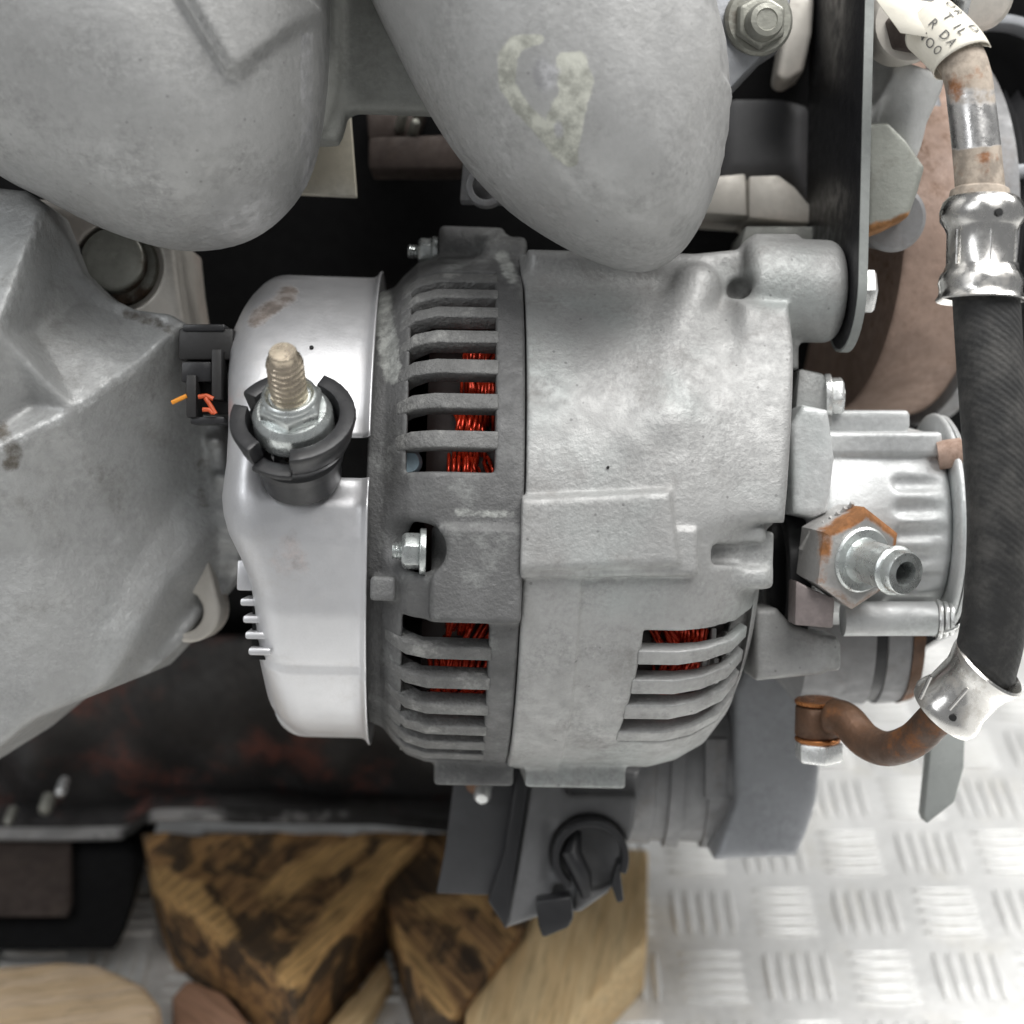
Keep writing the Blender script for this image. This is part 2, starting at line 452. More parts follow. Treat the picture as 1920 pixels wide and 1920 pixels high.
metal('cast_far', (0.27, 0.27, 0.275), 0.3, 0.55, 0.1, 6, 0.25, dirt=(0.20, 0.15, 0.12), dirt_amt=0.3)
metal('cast_cover_grey', (0.36, 0.37, 0.39), 0.3, 0.5, 0.06, 6, 0.2)
metal('cast_bright', (0.58, 0.585, 0.575), 0.35, 0.5, 0.1, 7, 0.3)
metal('machined_beige', (0.57, 0.54, 0.49), 0.25, 0.5, 0.08, 5, 0.15, tint=(0.52, 0.42, 0.36))
metal('gasket_cream', (0.62, 0.57, 0.46), 0.1, 0.6, 0.08, 5, 0.1, tint=(0.60, 0.60, 0.57))
metal('cover_tin', (0.70, 0.70, 0.715), 0.68, 0.42, 0.03, 22, 0.07, dirt=(0.50, 0.47, 0.44), dirt_amt=0.22, fine=0.02, rvar=0.04,
      layers=[('stain', (0.36, 0.31, 0.28), 0.6, 0.2, 1.3), ('blush', (0.74, 0.66, 0.64), 0.4, 0.5, 0.9)])
metal('zinc', (0.62, 0.65, 0.64), 0.85, 0.30, 0.10, 10, 0.2, dirt=(0.25, 0.25, 0.24), dirt_amt=0.4, dirt_scale=2)
metal('zinc_white', (0.80, 0.81, 0.80), 0.7, 0.3, 0.06, 10, 0.15)
metal('zinc_yellow', (0.66, 0.60, 0.44), 0.9, 0.26, 0.12, 7, 0.15, tint=(0.68, 0.55, 0.46))
metal('chrome', (0.74, 0.725, 0.70), 1.0, 0.26, 0.06, 3, 0.02, rvar=0.08, fine=0.03, dirt=(0.36, 0.31, 0.25), dirt_amt=0.45, dirt_scale=1.6)
metal('steel_pipe', (0.62, 0.61, 0.60), 0.85, 0.28, 0.08, 9, 0.15,
      layers=[('bloom', (0.47, 0.40, 0.33), 0.8, 0.05, 2.2), ('rust', (0.30, 0.13, 0.055), 0.85, 0.0, 3.5)])
metal('rusty_pipe', (0.13, 0.068, 0.038), 0.3, 0.5, 0.3, 6, 0.4, tint=(0.055, 0.045, 0.04), dirt=(0.30, 0.115, 0.035), dirt_amt=0.75, dirt_scale=1.3)
metal('rust_disc', (0.47, 0.335, 0.27), 0.1, 0.75, 0.22, 5, 0.4, tint=(0.55, 0.44, 0.40), dirt=(0.15, 0.075, 0.035), dirt_amt=0.9, dirt_scale=0.55)
metal('rust_dark', (0.060, 0.043, 0.036), 0.1, 0.7, 0.25, 5, 0.3, dirt=(0.11, 0.08, 0.06), dirt_amt=0.5)
metal('union_steel', (0.46, 0.45, 0.44), 0.6, 0.4, 0.1, 9, 0.25,
      layers=[('rust', (0.34, 0.145, 0.05), 0.85, 0.0, 1.5)])
metal('plug_steel', (0.30, 0.31, 0.28), 0.35, 0.5, 0.10, 6, 0.2, dirt=(0.14, 0.13, 0.11), dirt_amt=0.4, dirt_scale=1.4,
      layers=[('rust', (0.36, 0.17, 0.06), 0.85, 0.0, 1.6)])
metal('brown_plate', (0.24, 0.205, 0.20), 0.3, 0.45, 0.1, 6, 0.15)
metal('copper', (0.62, 0.26, 0.10), 0.9, 0.3, 0.1, 6, 0.1)
metal('flap_grey', (0.30, 0.315, 0.305), 0.1, 0.55, 0.05, 6, 0.1)
metal('bolt_old', (0.34, 0.34, 0.30), 0.45, 0.45, 0.12, 7, 0.25, layers=[('oil', (0.10, 0.06, 0.035), 0.7, 0.0, 1.6)])
metal('bar_black', (0.016, 0.016, 0.018), 0.0, 0.42, 0.15, 10, 0.15, layers=[('edge', (0.28, 0.31, 0.32), 0.45, 0.3, 1.5)])
plain('black_plastic', (0.022, 0.022, 0.024), 0.38)
plain('black_plastic_dull', (0.055, 0.055, 0.058), 0.5)
plain('socket_black', (0.022, 0.021, 0.021), 0.5)
plain('plastic_grey', (0.165, 0.165, 0.168), 0.42)
metal('rail_metal', (0.50, 0.49, 0.48), 0.5, 0.4, 0.1, 6, 0.2, layers=[('oil', (0.035, 0.033, 0.031), 0.5, 0.0, 1.2)])
plain('block_black', (0.006, 0.006, 0.0065), 0.75, bump=0.3, scale=2.0, spec=0.2)
metal('block_side', (0.032, 0.030, 0.030), 0.1, 0.5, 0.25, 2.2, 0.4, dirt=(0.20, 0.065, 0.045), dirt_amt=0.8, dirt_scale=0.36)
plain('void_dark', (0.008, 0.008, 0.008), 0.7)
plain('paper', (0.80, 0.76, 0.66), 0.6, var=0.05)
plain('ink', (0.10, 0.10, 0.10), 0.7)
plain('wire_orange', (0.85, 0.32, 0.03), 0.5)
plain('wire_red', (0.60, 0.10, 0.03), 0.5)
plain('cream_print', (0.75, 0.72, 0.6), 0.6)
plain('blue_plastic', (0.30, 0.40, 0.46), 0.45)
plain('enamel_wire', (0.50, 0.038, 0.012), 0.24, 0.55)
plain('winding_core', (0.012, 0.004, 0.003), 0.6)
wood('pine', (0.76, 0.57, 0.32), (0.68, 0.48, 0.25), (0.36, 0.22, 0.10), 0.10)
wood('pine_end', (0.72, 0.55, 0.38), (0.68, 0.50, 0.31), (0.45, 0.28, 0.14), 0.1)
wood('oily_wood', (0.46, 0.26, 0.10), (0.22, 0.12, 0.052), (0.030, 0.023, 0.016), 0.56, bare=(0.74, 0.45, 0.18))
wood('brown_wood', (0.48, 0.28, 0.115), (0.20, 0.11, 0.052), (0.034, 0.025, 0.018), 0.58, bare=(0.70, 0.43, 0.18))
wood('pink_wood', (0.46, 0.27, 0.18), (0.36, 0.20, 0.12), (0.2, 0.11, 0.07), 0.1)
metal('floor_plate', (0.88, 0.88, 0.865), 0.40, 0.38, 0.04, 5, 0.16, dirt=(0.46, 0.43, 0.35), dirt_amt=0.45, dirt_scale=0.35, rvar=0.08)

# rubber hose with its woven cover: fine slanting ribs in real relief
t = NT('hose_rubber')
wv = t.n.new('ShaderNodeTexWave'); wv.bands_direction = 'DIAGONAL'; wv.inputs['Scale'].default_value = 3.4
wv.inputs['Distortion'].default_value = 1.6; wv.inputs['Detail'].default_value = 2
t.l.new(t.co, wv.inputs['Vector'])
t.l.new(t.mix(t.ramp(t.noise(1.6, 5, 0.7), 0.4, 0.7), (0.018, 0.018, 0.018), (0.055, 0.053, 0.050)), t.p.inputs['Base Color'])
t.p.inputs['Roughness'].default_value = 0.62
b = t.bump(wv.outputs['Fac'], 0.15, 0.0006); t.l.new(t.bump(t.noise(18, 4), 0.35, 0.0005, b), t.p.inputs['Normal'])
MATS['hose_rubber'] = t.m

# ---------------------------------------------------------------- the floor: five-bar chequer plate
def FW(x, y, z=0.0):
    return RF.T @ (np.array([x, y, z]) - np.array([0, 0, ZF]))
def gxy(x, y):
    p = FZ(x, y); q = RF @ p; return q[:2]
V0 = gxy(1625, 1710); H0 = gxy(1654, 1832)
PX = gxy(1778, 1710)[0] - V0[0]; PY = abs(V0[1] - H0[1])
mb = MB(); mb.add([FW(-70, -60), FW(70, -60), FW(70, 90), FW(-70, 90)], [(0, 1, 2, 3)])
floor = build('floor', mb, 'floor_plate', loc=(0, 0, 0))
floor['kind'] = 'structure'
def bar_mesh(length, width, ht):
    V = []; F = []; n = 10
    for lv, (sc, z) in enumerate(((1.0, 0.0), (0.86, 0.6 * ht), (0.45, ht))):
        for k in range(n):
            a = 2 * math.pi * k / n; x = math.cos(a); y = math.sin(a)
            V.append((x * length / 2 * (1 if lv < 2 else 0.85) * (1 if lv == 0 else 0.95), y * (1 - 0.35 * abs(x)) * width / 2 * sc, z))
    for lv in range(2):
        for k in range(n): F.append((lv * n + k, lv * n + (k + 1) % n, (lv + 1) * n + (k + 1) % n, (lv + 1) * n + k))
    F.append(tuple(2 * n + k for k in range(n)))
    return V, F
bv, bf = bar_mesh(PX * 0.78, PX * 0.105, 0.13)
bme = bpy.data.meshes.new('tread_bar'); bme.from_pydata((np.array(bv) * S).tolist(), [], bf); bme.shade_smooth(); bme.materials.append(MATS['floor_plate'])
bars_far = MB(); nb = 0
cells = []
for i in range(-14, 16):
    for j in range(-9, 12):
        cells.append((V0[0] + i * PX, V0[1] + j * PY, (i + j) % 2))
def vis(c):
    fr = FW(c[0], c[1]); x, y = proj(fr[None]); return 1130 < x[0] < 2080 and 1180 < y[0] < 2060
cells.sort(key=lambda c: 0 if vis(c) else 1)
for cx, cy, hor in cells:
    for k in range(-2, 3):
        off = k * PX * 0.172
        x, y = (cx, cy + off) if hor else (cx + off, cy)
        if vis((cx, cy)) and nb < 300:
            o = bpy.data.objects.new('tread_bar', bme); COL.objects.link(o); o.parent = floor
            o.location = (x * S, y * S, 0.0003 * 0); o.rotation_euler = (0, 0, 0 if hor else math.pi / 2); nb += 1
        else:
            q = [(x + a, y + b, z) if hor else (x - b, y + a, z) for a, b, z in bv]
            bars_far.add([FW(*p) for p in q], bf)
o = build('tread_bars_beyond', bars_far, 'floor_plate', floor); o.name = 'tread_bar_field'; o['kind'] = 'stuff'

# ---------------------------------------------------------------- timber blocks under the engine
def timber_mesh(f, up, h, bev):
    """a cut block: outline f on the top plane, sawn faces a little uneven, edges worn"""
    Wf = np.array([RF @ p for p in f]); z0 = Wf[0, 2]; poly = Wf[:, :2]
    lo = np.array([*(poly.min(0) - .2), z0 - h - .1]); hi = np.array([*(poly.max(0) + .2), z0 + .25])
    sd = abs(poly.sum()) % 6.0
    def g(X, Y, Z):
        w = .04 * np.sin(X * 1.7 + sd) * np.sin(Y * 1.3 + 2 * sd) + .03 * np.sin(X * 4.1 + Y * 2.3)
        return d_ext(X, Y, Z + w, poly, z0 - h, z0, bev)
    V, Q = nets(g, lo, hi, .085)
    return V @ RF, Q
def timber(name, px, top, bot, mat, label, rot, cat='wood block', bev=0.05, group='timber blocks under the engine', bare=None):
    f = [FZ(x, y, top) for x, y in px]
    up = RF.T @ np.array([0, 0, 1.0])
    V, Q = timber_mesh(f, up, top - bot, bev)
    o = build(name, (V, Q), mat, rotz=math.radians(rot), smooth=35, attrs={'bare': bare or (lambda fr: np.zeros(len(fr)))})
    return tag(o, label, cat, group)
def pxnear(path, wd):
    path = np.array(path, float)
    def g(fr):
        x, y = proj(fr); p = np.stack([x, y], 1); best = np.full(len(p), 1e9)
        for i in range(len(path) - 1):
            a, b = path[i], path[i + 1]; e = b - a; t = np.clip(((p - a) @ e) / (e @ e), 0, 1)
            best = np.minimum(best, np.hypot(*(p - a - t[:, None] * e).T))
        return 1 - sstep(0.0, 1.25, best / wd)
    return g
_a, _b, _c = pxnear([(738, 1600), (640, 1715), (555, 1820)], 56), pxnear([(305, 1655), (360, 1690), (415, 1745)], 50), pxnear([(500, 1670), (600, 1615), (660, 1600)], 60)
bareA = lambda fr: np.maximum(np.maximum(.80 * _a(fr), .74 * _b(fr)), .50 * _c(fr))
_d, _e = pxnear([(735, 1750), (800, 1830), (850, 1900)], 26), pxnear([(800, 1700), (900, 1690)], 36)
bareB = lambda fr: np.maximum(.66 * _d(fr), .55 * _e(fr))
timber('timber_block', [(264, 1560), (800, 1560), (752, 1600), (548, 1846), (300, 1664)], 3.2, 0.02, 'oily_wood',
       'oil blackened timber block with bright worn edges under the sump rail', 52, bare=lambda fr: bareA(fr))
timber('timber_block', [(716, 1640), (800, 1560), (985, 1560), (985, 1735), (852, 1900), (796, 1900)], 2.6, 0.02, 'brown_wood',
       'brown streaked timber block between the oily block and the pale pine block', -55, bare=lambda fr: bareB(fr))
timber('timber_block', [(876, 1834), (985, 1738), (1070, 1590), (1216, 1590), (1214, 1756), (1056, 1934), (868, 1990)], 2.2, 0.02, 'pine',
       'pale pine block in front of the plastic clip bracket', 78)
timber('timber_plank', [(-300, 1815), (-60, 1812), (60, 1802), (180, 1800), (270, 1842), (300, 1880), (262, 1960), (-60, 1990), (-300, 1990)], 2.4, 0.6, 'pine_end',
       'light sanded plank end in the lower left corner', 10, 'plank', 0.25)
timber('timber_offcut', [(352, 1836), (420, 1862), (490, 1950), (470, 1990), (330, 1990), (322, 1870)], 0.9, 0.02, 'pink_wood',
       'pinkish timber offcut lying beside the light plank', -40, 'offcut', 0.08)
timber('timber_offcut', [(722, 1795), (735, 1830), (640, 1985), (560, 1985)], 0.7, 0.02, 'pine',
       'thin yellow timber strip in the dark gap between two blocks', 55, 'offcut', 0.05)

# ---------------------------------------------------------------- engine block
blk = thing('engine_block', 'dark oily engine block behind the alternator with a pressed sump rail', 'engine block', P(500, 1570, -15))
def wall(x, y, k=-13.0):
    # vertical face: w = k + v tan(pitch)
    d = np.array([(x - 960) / 100 / CD, (960 - y) / 100 / CD]); tp = math.tan(PITCH)
    w = (k + d[1] * tp * CD) / (1 + d[1] * tp); return P(x, y, w)
fwd = RF.T @ np.array([0, 1.0, 0]); upv = RF.T @ np.array([0, 0, 1.0]); rt = np.array([1.0, 0, 0])
mb = MB(); mb.prism([wall(-1100, -500), wall(2600, -500), wall(2600, 700), wall(1700, 1240), wall(1150, 1540), wall(-1100, 1540)], fwd * 3)
build('crankcase', mb, 'block_black', blk, bevel=0.1)
# swelling cylinder walls and webs on the lower crankcase
yy, RB = None, None
wl = lambda u, v: -13.0 + v * math.tan(PITCH)
pts = [(*PU([(x, y)], -15.5)[0], 0) for x, y in [(-100, 1150), (900, 1150), (-100, 1560), (900, 1560)]]
bump_c = [(320, 1330, 1.5, 0.9), (560, 1290, 1.6, 1.1), (90, 1400, 1.6, 0.8), (720, 1380, 1.3, 0.6)]
def lower(X, Y, Z):
    base = -12.4 + Y * math.tan(PITCH); H = base.copy()
    for x, y, r, a in bump_c:
        q = P(x, y, -15.2); H = H + a * np.exp(-(((X - q[0]) / r) ** 2 + ((Y - q[1]) / (r * 1.6)) ** 2))
    H = H + 0.35 * np.sin(X * 2.1) * np.exp(-((Y + 7.6) / 0.8) ** 2)
    return np.maximum(0.6 * (Z - H), np.maximum(H - 2.2 - Z, np.maximum(np.abs(X + 8.8) - 11.4, np.abs(Y + 6.4) - 2.9)))
lo, hi = (-20.4, -9.6, -21), (2.8, -3.2, -11.5)
build('crankcase_skirt', nets(lower, lo, hi, 0.16), 'block_side', blk, smooth=180)
# pressed rail of the sump: its edge steps up over the blocks
def railoil(fr):
    x, y = proj(fr); return np.clip(.75 - .55 * np.exp(-((x - 120) / 110) ** 4) - .6 * np.exp(-((x - 345) / 60) ** 4) - .45 * np.exp(-((x - 610) / 50) ** 4), 0, 1)
def rail(pxs, k, t, name, mat, dep=0.9):
    ed = [wall(x, y, k) for x, y in pxs]; mb = MB(); V = []; F = []
    for p in ed: V += [p + upv * t / 2, p - upv * t / 2, p - upv * t / 2 + fwd * dep, p + upv * t / 2 + fwd * dep]
    for i in range(len(ed) - 1):
        for j in range(4): F.append((i * 4 + j, i * 4 + (j + 1) % 4, i * 4 + 4 + (j + 1) % 4, i * 4 + 4 + j))
    F += [(0, 1, 2, 3), tuple(len(V) - 4 + j for j in range(4))]
    mb.add(V, F); return build(name, mb, mat, blk, bevel=0.03, attrs={'oil': railoil})
rail([(-900, 1573), (120, 1574), (225, 1572), (248, 1562), (270, 1543), (300, 1538), (400, 1537), (440, 1541), (560, 1543), (700, 1544), (860, 1560)], -10.8, 0.15, 'sump_rail', 'rail_metal', 1.4)
rail([(-900, 1552), (225, 1550), (255, 1540), (285, 1523), (420, 1522), (860, 1540)], -11.3, 0.42, 'block_rail', 'block_side', 1.2)
mb = MB(); mb.prism([wall(-900, 1578, -11.2), wall(246, 1578, -11.2), wall(254, 1690, -8.9), wall(225, 1786, -7.0), wall(-900, 1790, -6.92)], fwd * 5)
build('sump_pan', mb, 'block_black', blk, bevel=0.25, seg=3)  # real pan, extended down in black for the shade beneath the engine
mb = MB(); mb.prism([wall(-420, 1602, -10.3), wall(128, 1602, -10.3), wall(130, 1722, -7.9), wall(-420, 1722, -7.9)], fwd * 0.6)
build('sump_boss', mb, 'rust_dark', blk, bevel=0.2, seg=3)
for x, y, r in ((117, 1476, 0.16), (88, 1508, 0.20), (20, 1530, 0.14)):
    mb = MB(); q = wall(x, y, -10.9); mb.lathe(q - fwd * 0.1, -fwd, [(-0.4, r), (0.1, r), (0.2, r * .8), (0.25, r * 0.3)], 12)
    build('rail_bolt', mb, 'zinc_white' if y == 1476 else 'bolt_old', blk)
# ---------------------------------------------------------------- intake manifold
man = thing('intake_manifold', 'grey cast aluminium intake manifold with two rounded runners above the alternator', 'intake manifold', P(640, 200, -1))
def runner(outline, wref, w0, hh, dm, wback, tiltu=0, tiltv=0, extra=None, p=2.0):
    outline = [tuple(q) for q in spline(outline[:-2], 5)] + list(outline[-2:])
    poly = PU(outline, wref); c = np.mean(poly, 0); PH = pillow(poly, dm, hh, p)
    def f(X, Y, Z):
        d = d_poly(X, Y, poly)
        H = w0 + PH(X, Y) + tiltu * (X - c[0]) + tiltv * (Y - c[1])
        if extra is not None: H = H + extra(X, Y, d)
        return np.maximum(d, np.maximum(0.5 * (Z - H), wback - Z))
    poly = np.array(poly)
    return f, (poly[:, 0].min() - .2, poly[:, 1].min() - .2, wback - .2), (poly[:, 0].max() + .2, poly[:, 1].max() + .2, w0 + hh + 2.2)
OL = [(-480, 150), (-160, 225), (0, 330), (80, 372), (190, 428), (300, 464), (385, 471), (468, 452), (535, 404), (582, 335), (606, 240), (618, 120), (622, -60), (622, -260), (-480, -260)]
rib_poly = PU([(345, -60), (358, 0), (428, 118), (446, 120), (500, 60), (556, -10), (590, -60)], 2.2)
rib_poly2 = PU([(318, -60), (338, 0), (418, 128), (446, 130), (470, 100), (430, -60)], 2.2)
def left_extra(X, Y, d):
    a = d_poly(X, Y, rib_poly); b = d_poly(X, Y, rib_poly2)
    s = -0.9 * sstep(4.86, 6.5, X + 9.3) * 0
    return np.maximum(0.42 * (1 - sstep(-0.06, 0.03, a)), 0.24 * (1 - sstep(-0.06, 0.03, b))) + s
f, lo, hi = runner(OL, -1.3, -0.9, 3.4, 3.6, -1.35, tiltv=0.10, extra=left_extra)
def paintmask(fr):
    x, y = proj(fr); p = np.stack([x, y], 1)
    path = np.array([(1012, 74), (968, 80), (950, 108), (953, 160), (976, 200), (1010, 235), (1048, 280), (1070, 300), (1072, 262), (1082, 205), (1092, 150), (1084, 112), (1056, 110), (1064, 180), (1045, 225), (1062, 280)])
    wd = [10, 17, 20, 18, 16, 16, 19, 15, 19, 19, 22, 18, 15, 18, 24, 18]
    best = np.zeros(len(p))
    for i in range(len(path) - 1):
        a, b = path[i], path[i + 1]; e = b - a; t = np.clip(((p - a) @ e) / (e @ e), 0, 1)
        d = np.hypot(*(p - a - t[:, None] * e).T); w = wd[i] + (wd[i + 1] - wd[i]) * t
        best = np.maximum(best, 1 - sstep(0.35, 1.5, d / w))
    return np.maximum(.93 * best, .38 * np.exp(-((x - 1030) / 40) ** 4 - ((y - 205) / 34) ** 2)) * (fr[:, 2] > 0)
def rubmask(fr):
    x, y = proj(fr)
    return np.maximum(0.8 * np.exp(-((x - 1020) / 32) ** 2 - ((y - 140) / 42) ** 2), 0.7 * np.exp(-((x - 1048) / 14) ** 2 - ((y - 240) / 30) ** 2))
zero = lambda fr: np.zeros(len(fr))
o = build('runner', nets(f, lo, hi, 0.062), 'cast_manifold', man, smooth=180, attrs={'paint': zero, 'rub': lambda fr: 0.5 * (np.abs(proj(fr)[0] - 575) < 12) * (proj(fr)[1] > 60)})
o['label'] = 'wide left runner with a raised triangular rib'
OR = [(600, -160), (690, -10), (722, 55), (800, 205), (872, 312), (958, 400), (1058, 465), (1140, 500), (1196, 511), (1242, 500), (1288, 462), (1322, 400), (1346, 320), (1360, 200), (1356, 110), (1335, 30), (1328, -60), (1318, -260), (560, -260)]
def right_extra(X, Y, d):
    x0, y0 = P(1335, 100, 1)[:2]
    lip = -0.5 * sstep(-0.42, -0.30, d) * sstep(P(0, 150, 1)[1], P(0, 120, 1)[1], Y) * (X > 2.5)
    cr = P(1178, 468, 1.5); crack = -0.10 * np.exp(-((X - cr[0]) / 0.15) ** 4 - ((Y - cr[1]) / 0.03) ** 2)
    return lip + crack
f, lo, hi = runner(OR, -1.2, -0.7, 3.2, 2.7, -1.25, tiltv=0.10, extra=right_extra, p=2.2)
o = build('runner', nets(f, lo, hi, 0.06), 'cast_manifold', man, smooth=180, attrs={'paint': paintmask, 'rub': rubmask})
o['label'] = 'right runner with a pale yellow paint mark'
# casting flange between the runners
fp = PU([(585, -260), (800, -260), (900, 215), (800, 208), (668, 203), (648, 212), (640, 245), (620, 285), (592, 306), (560, 300)], -1.6)
up2 = PU([(604, -260), (640, -260), (640, 120), (632, 200), (610, 250), (580, 250)], -1.6)
def flange(X, Y, Z):
    a = d_ext(X, Y, Z, fp, -2.2, -1.6, 0.14); b = d_ext(X, Y, Z, up2, -2.4, -1.25, 0.2)
    return smin(a, b, 0.25)
V, Q = nets(flange, (-4.6, 7.3, -3.2), (0.2, 13.8, -1.0), 0.07)
build('flange', (V, Q), 'cast_flange', man, smooth=180)

# cream gasket tab, rusty brown bracket and clip between the runners
mb = MB(); mb.prism([P(x, y, -3.4) for x, y in [(656, 206), (668, 367), (560, 362), (560, 300)]], (0, 0, -0.3))
tag(build('gasket_tab', mb, 'gasket_cream', bevel=0.03), 'cream coloured triangular gasket tab below the manifold flange', 'gasket')
br = thing('rusty_bracket', 'dim brown rusty bracket seen in the gap between the two runners', 'bracket', P(770, 360, -7))
mb = MB(); mb.prism([P(x, y, -6.4) for x, y in [(690, 255), (880, 250), (880, 365), (690, 318)]][:2] + [P(868, 318, -6.4), P(690, 318, -6.4)], (0, 0, -1.2))
build('lower_plate', mb, 'rust_dark', br, bevel=0.12)
mb = MB(); mb.prism([P(x, y, -6.8) for x, y in [(686, 205), (800, 205), (770, 262), (690, 262)]], (0, 0, -1))
build('upper_plate', mb, 'rust_dark', br, bevel=0.12)
for x, y in ((752, 230), (775, 246), (786, 213)):
    mb = MB(); mb.lathe(P(x, y, -6.6), (0.2, 0.3, 0.9), [(-.4, .12), (.3, .12), (.42, .08), (.45, .02)], 10); build('rivet', mb, 'bolt_old', br)
cl = thing('pipe_clip', 'small dark grey clip tucked behind the left edge of the right runner', 'clip', P(900, 378, -4))
mb = MB(); mb.prism([P(x, y, -3.4) for x, y in [(868, 300), (905, 300), (960, 378), (862, 376)]], (0, 0, -.5)); build('clip_plate', mb, 'cast_far', cl, bevel=0.05)
mb = MB(); mb.sector(P(912, 355, -3.3), (0, 0, 1), [(0, .28), (.35, .28), (.35, .42), (0, .42)], 0, 2 * math.pi, 24); build('clip_ring', mb, 'cast_far', cl, bevel=0.03)

# ---------------------------------------------------------------- left bracket casting
brk = thing('mounting_bracket', 'large ridged cast aluminium mounting bracket at the left edge', 'bracket', P(150, 1400, -4))
bo = [(-520, 320), (-150, 340), (0, 362), (72, 372), (108, 400), (150, 505), (200, 555), (250, 578), (318, 588), (346, 606), (362, 690), (383, 765), (388, 860), (404, 930), (414, 1000), (410, 1078), (330, 1172), (292, 1228), (242, 1280), (150, 1315), (68, 1348), (-10, 1412), (-150, 1500), (-520, 1560)]
B = [(-150, 340, -1.6), (0, 362, -1.4), (72, 372, -1.3), (85, 392, -1.0), (0, 620, 0.0), (-150, 900, 0.2),           # bright ridge at far left
     (115, 430, -2.1), (150, 560, -2.3), (60, 620, -1.5), (240, 590, -2.4), (60, 760, -1.1),
     (342, 606, -2.2), (250, 690, -1.40), (140, 768, -0.85), (0, 836, -0.35), (-150, 900, -0.3),                       # rough crest
     (384, 770, -3.9), (330, 830, -3.5), (200, 950, -2.5), (60, 1030, -1.5), (-150, 1060, -1.0),
     (392, 868, -4.4), (320, 950, -3.95), (250, 1060, -3.15), (180, 1200, -2.35), (60, 1300, -1.75),                     # second ridge
     (412, 985, -4.45), (330, 1075, -3.75), (260, 1190, -2.9), (200, 1285, -2.55),                                       # third ridge
     (412, 1080, -5.2), (330, 1175, -4.7), (292, 1228, -4.3), (242, 1285, -3.8), (150, 1318, -2.4), (68, 1352, -2.0), (-10, 1416, -1.9), (-150, 1500, -1.9), (-150, 1250, -1.2)]
bp = [(*P(x, y, w)[:2], w) for x, y, w in B]
ed = [(2, 3), (3, 4), (4, 5), (11, 12), (12, 13), (13, 14), (14, 15), (21, 22), (22, 23), (23, 24), (24, 25), (26, 27), (27, 28), (28, 29), (30, 31), (31, 32), (32, 33)]
seen = {}; bp2 = []
bp = [q if i != 15 else (q[0] - 0.01, q[1] - 0.3, q[2]) for i, q in enumerate(bp)]
HB = relief(bp, ed, blur=3, res=0.06)
bpoly = PU(bo, -2.2)
def brf(X, Y, Z):
    d = d_poly(X, Y, bpoly); H = HB(X, Y)
    return smax(d, np.maximum(0.7 * (Z - H), -6.2 - Z), 0.18)
def near(path, wd):
    path = np.array(path, float)
    def g(fr):
        x, y = proj(fr); p = np.stack([x, y], 1); best = np.full(len(p), 1e9)
        for i in range(len(path) - 1):
            a, b = path[i], path[i + 1]; e = b - a; t = np.clip(((p - a) @ e) / (e @ e), 0, 1)
            best = np.minimum(best, np.hypot(*(p - a - t[:, None] * e).T))
        return 1 - sstep(0.2, 1.0, best / wd)
    return g
wr = near([(340, 612), (250, 690), (140, 770), (0, 840)], 26); wr2 = near([(80, 392), (0, 620)], 22)
oilA = near([(0, 800), (30, 850), (20, 870)], 34); oilB = near([(240, 590), (280, 600), (330, 620)], 24); oilC = near([(380, 870), (385, 940)], 26)
build('body', nets(brf, (-17.0, -7.4, -6.5), (-5.4, 7.4, 1.2), 0.07), 'cast_bracket', brk, smooth=180,
      attrs={'worn': lambda fr: np.maximum(0.44 * wr(fr), 0.48 * wr2(fr)), 'oil': lambda fr: np.maximum(np.maximum(0.50 * oilA(fr), 0.5 * oilB(fr)), 0.46 * oilC(fr))})
# upper lug with the counterbored bolt
lug = PU([(60, 372), (200, 380), (325, 440), (333, 520), (347, 612), (300, 640), (150, 640), (100, 520)], -3.0)
def lugf(X, Y, Z):
    a = d_ext(X, Y, Z, lug, -6.0, -2.95, 0.12); c = P(222, 500, -3.0)
    return smax(a, -d_cyl(X, Y, Z, (c[0], c[1], -3.45), (c[0] , c[1], -1), 0.92), 0.06)
build('bolt_lug', nets(lugf, (-10.6, 3.2, -6.2), (-6.2, 6.8, -2.6), 0.06), 'machined_beige', brk, smooth=180)
c = P(222, 500, -3.4)
mb = MB(); mb.lathe(c, (0, 0, 1), [(-.5, .84), (.04, .84), (.07, .83), (.10, .80), (.10, .75), (.10, .70)], 72)
grime = near([(150, 470), (172, 540), (222, 582), (285, 560)], 40)
build('bolt_flange', mb, 'bolt_old', brk, attrs={'oil': lambda fr: .36 + .3 * grime(fr)})
mb = MB(); mb.lathe(c + np.array([-0.02, .06, 0]), (0.02, 0.05, 1), [(.0, .66), (.30, .66), (.42, .66), (.47, .64), (.5, .6), (.5, .5), (.5, .4), (.5, .25), (.5, .02)], 72)
head_oil = near([(285, 440), (278, 520), (240, 560)], 34)  # oily brown crescent down the right of the bolt head
build('bolt_head', mb, 'bolt_old', brk, attrs={'oil': lambda fr: .12 + .5 * head_oil(fr)})
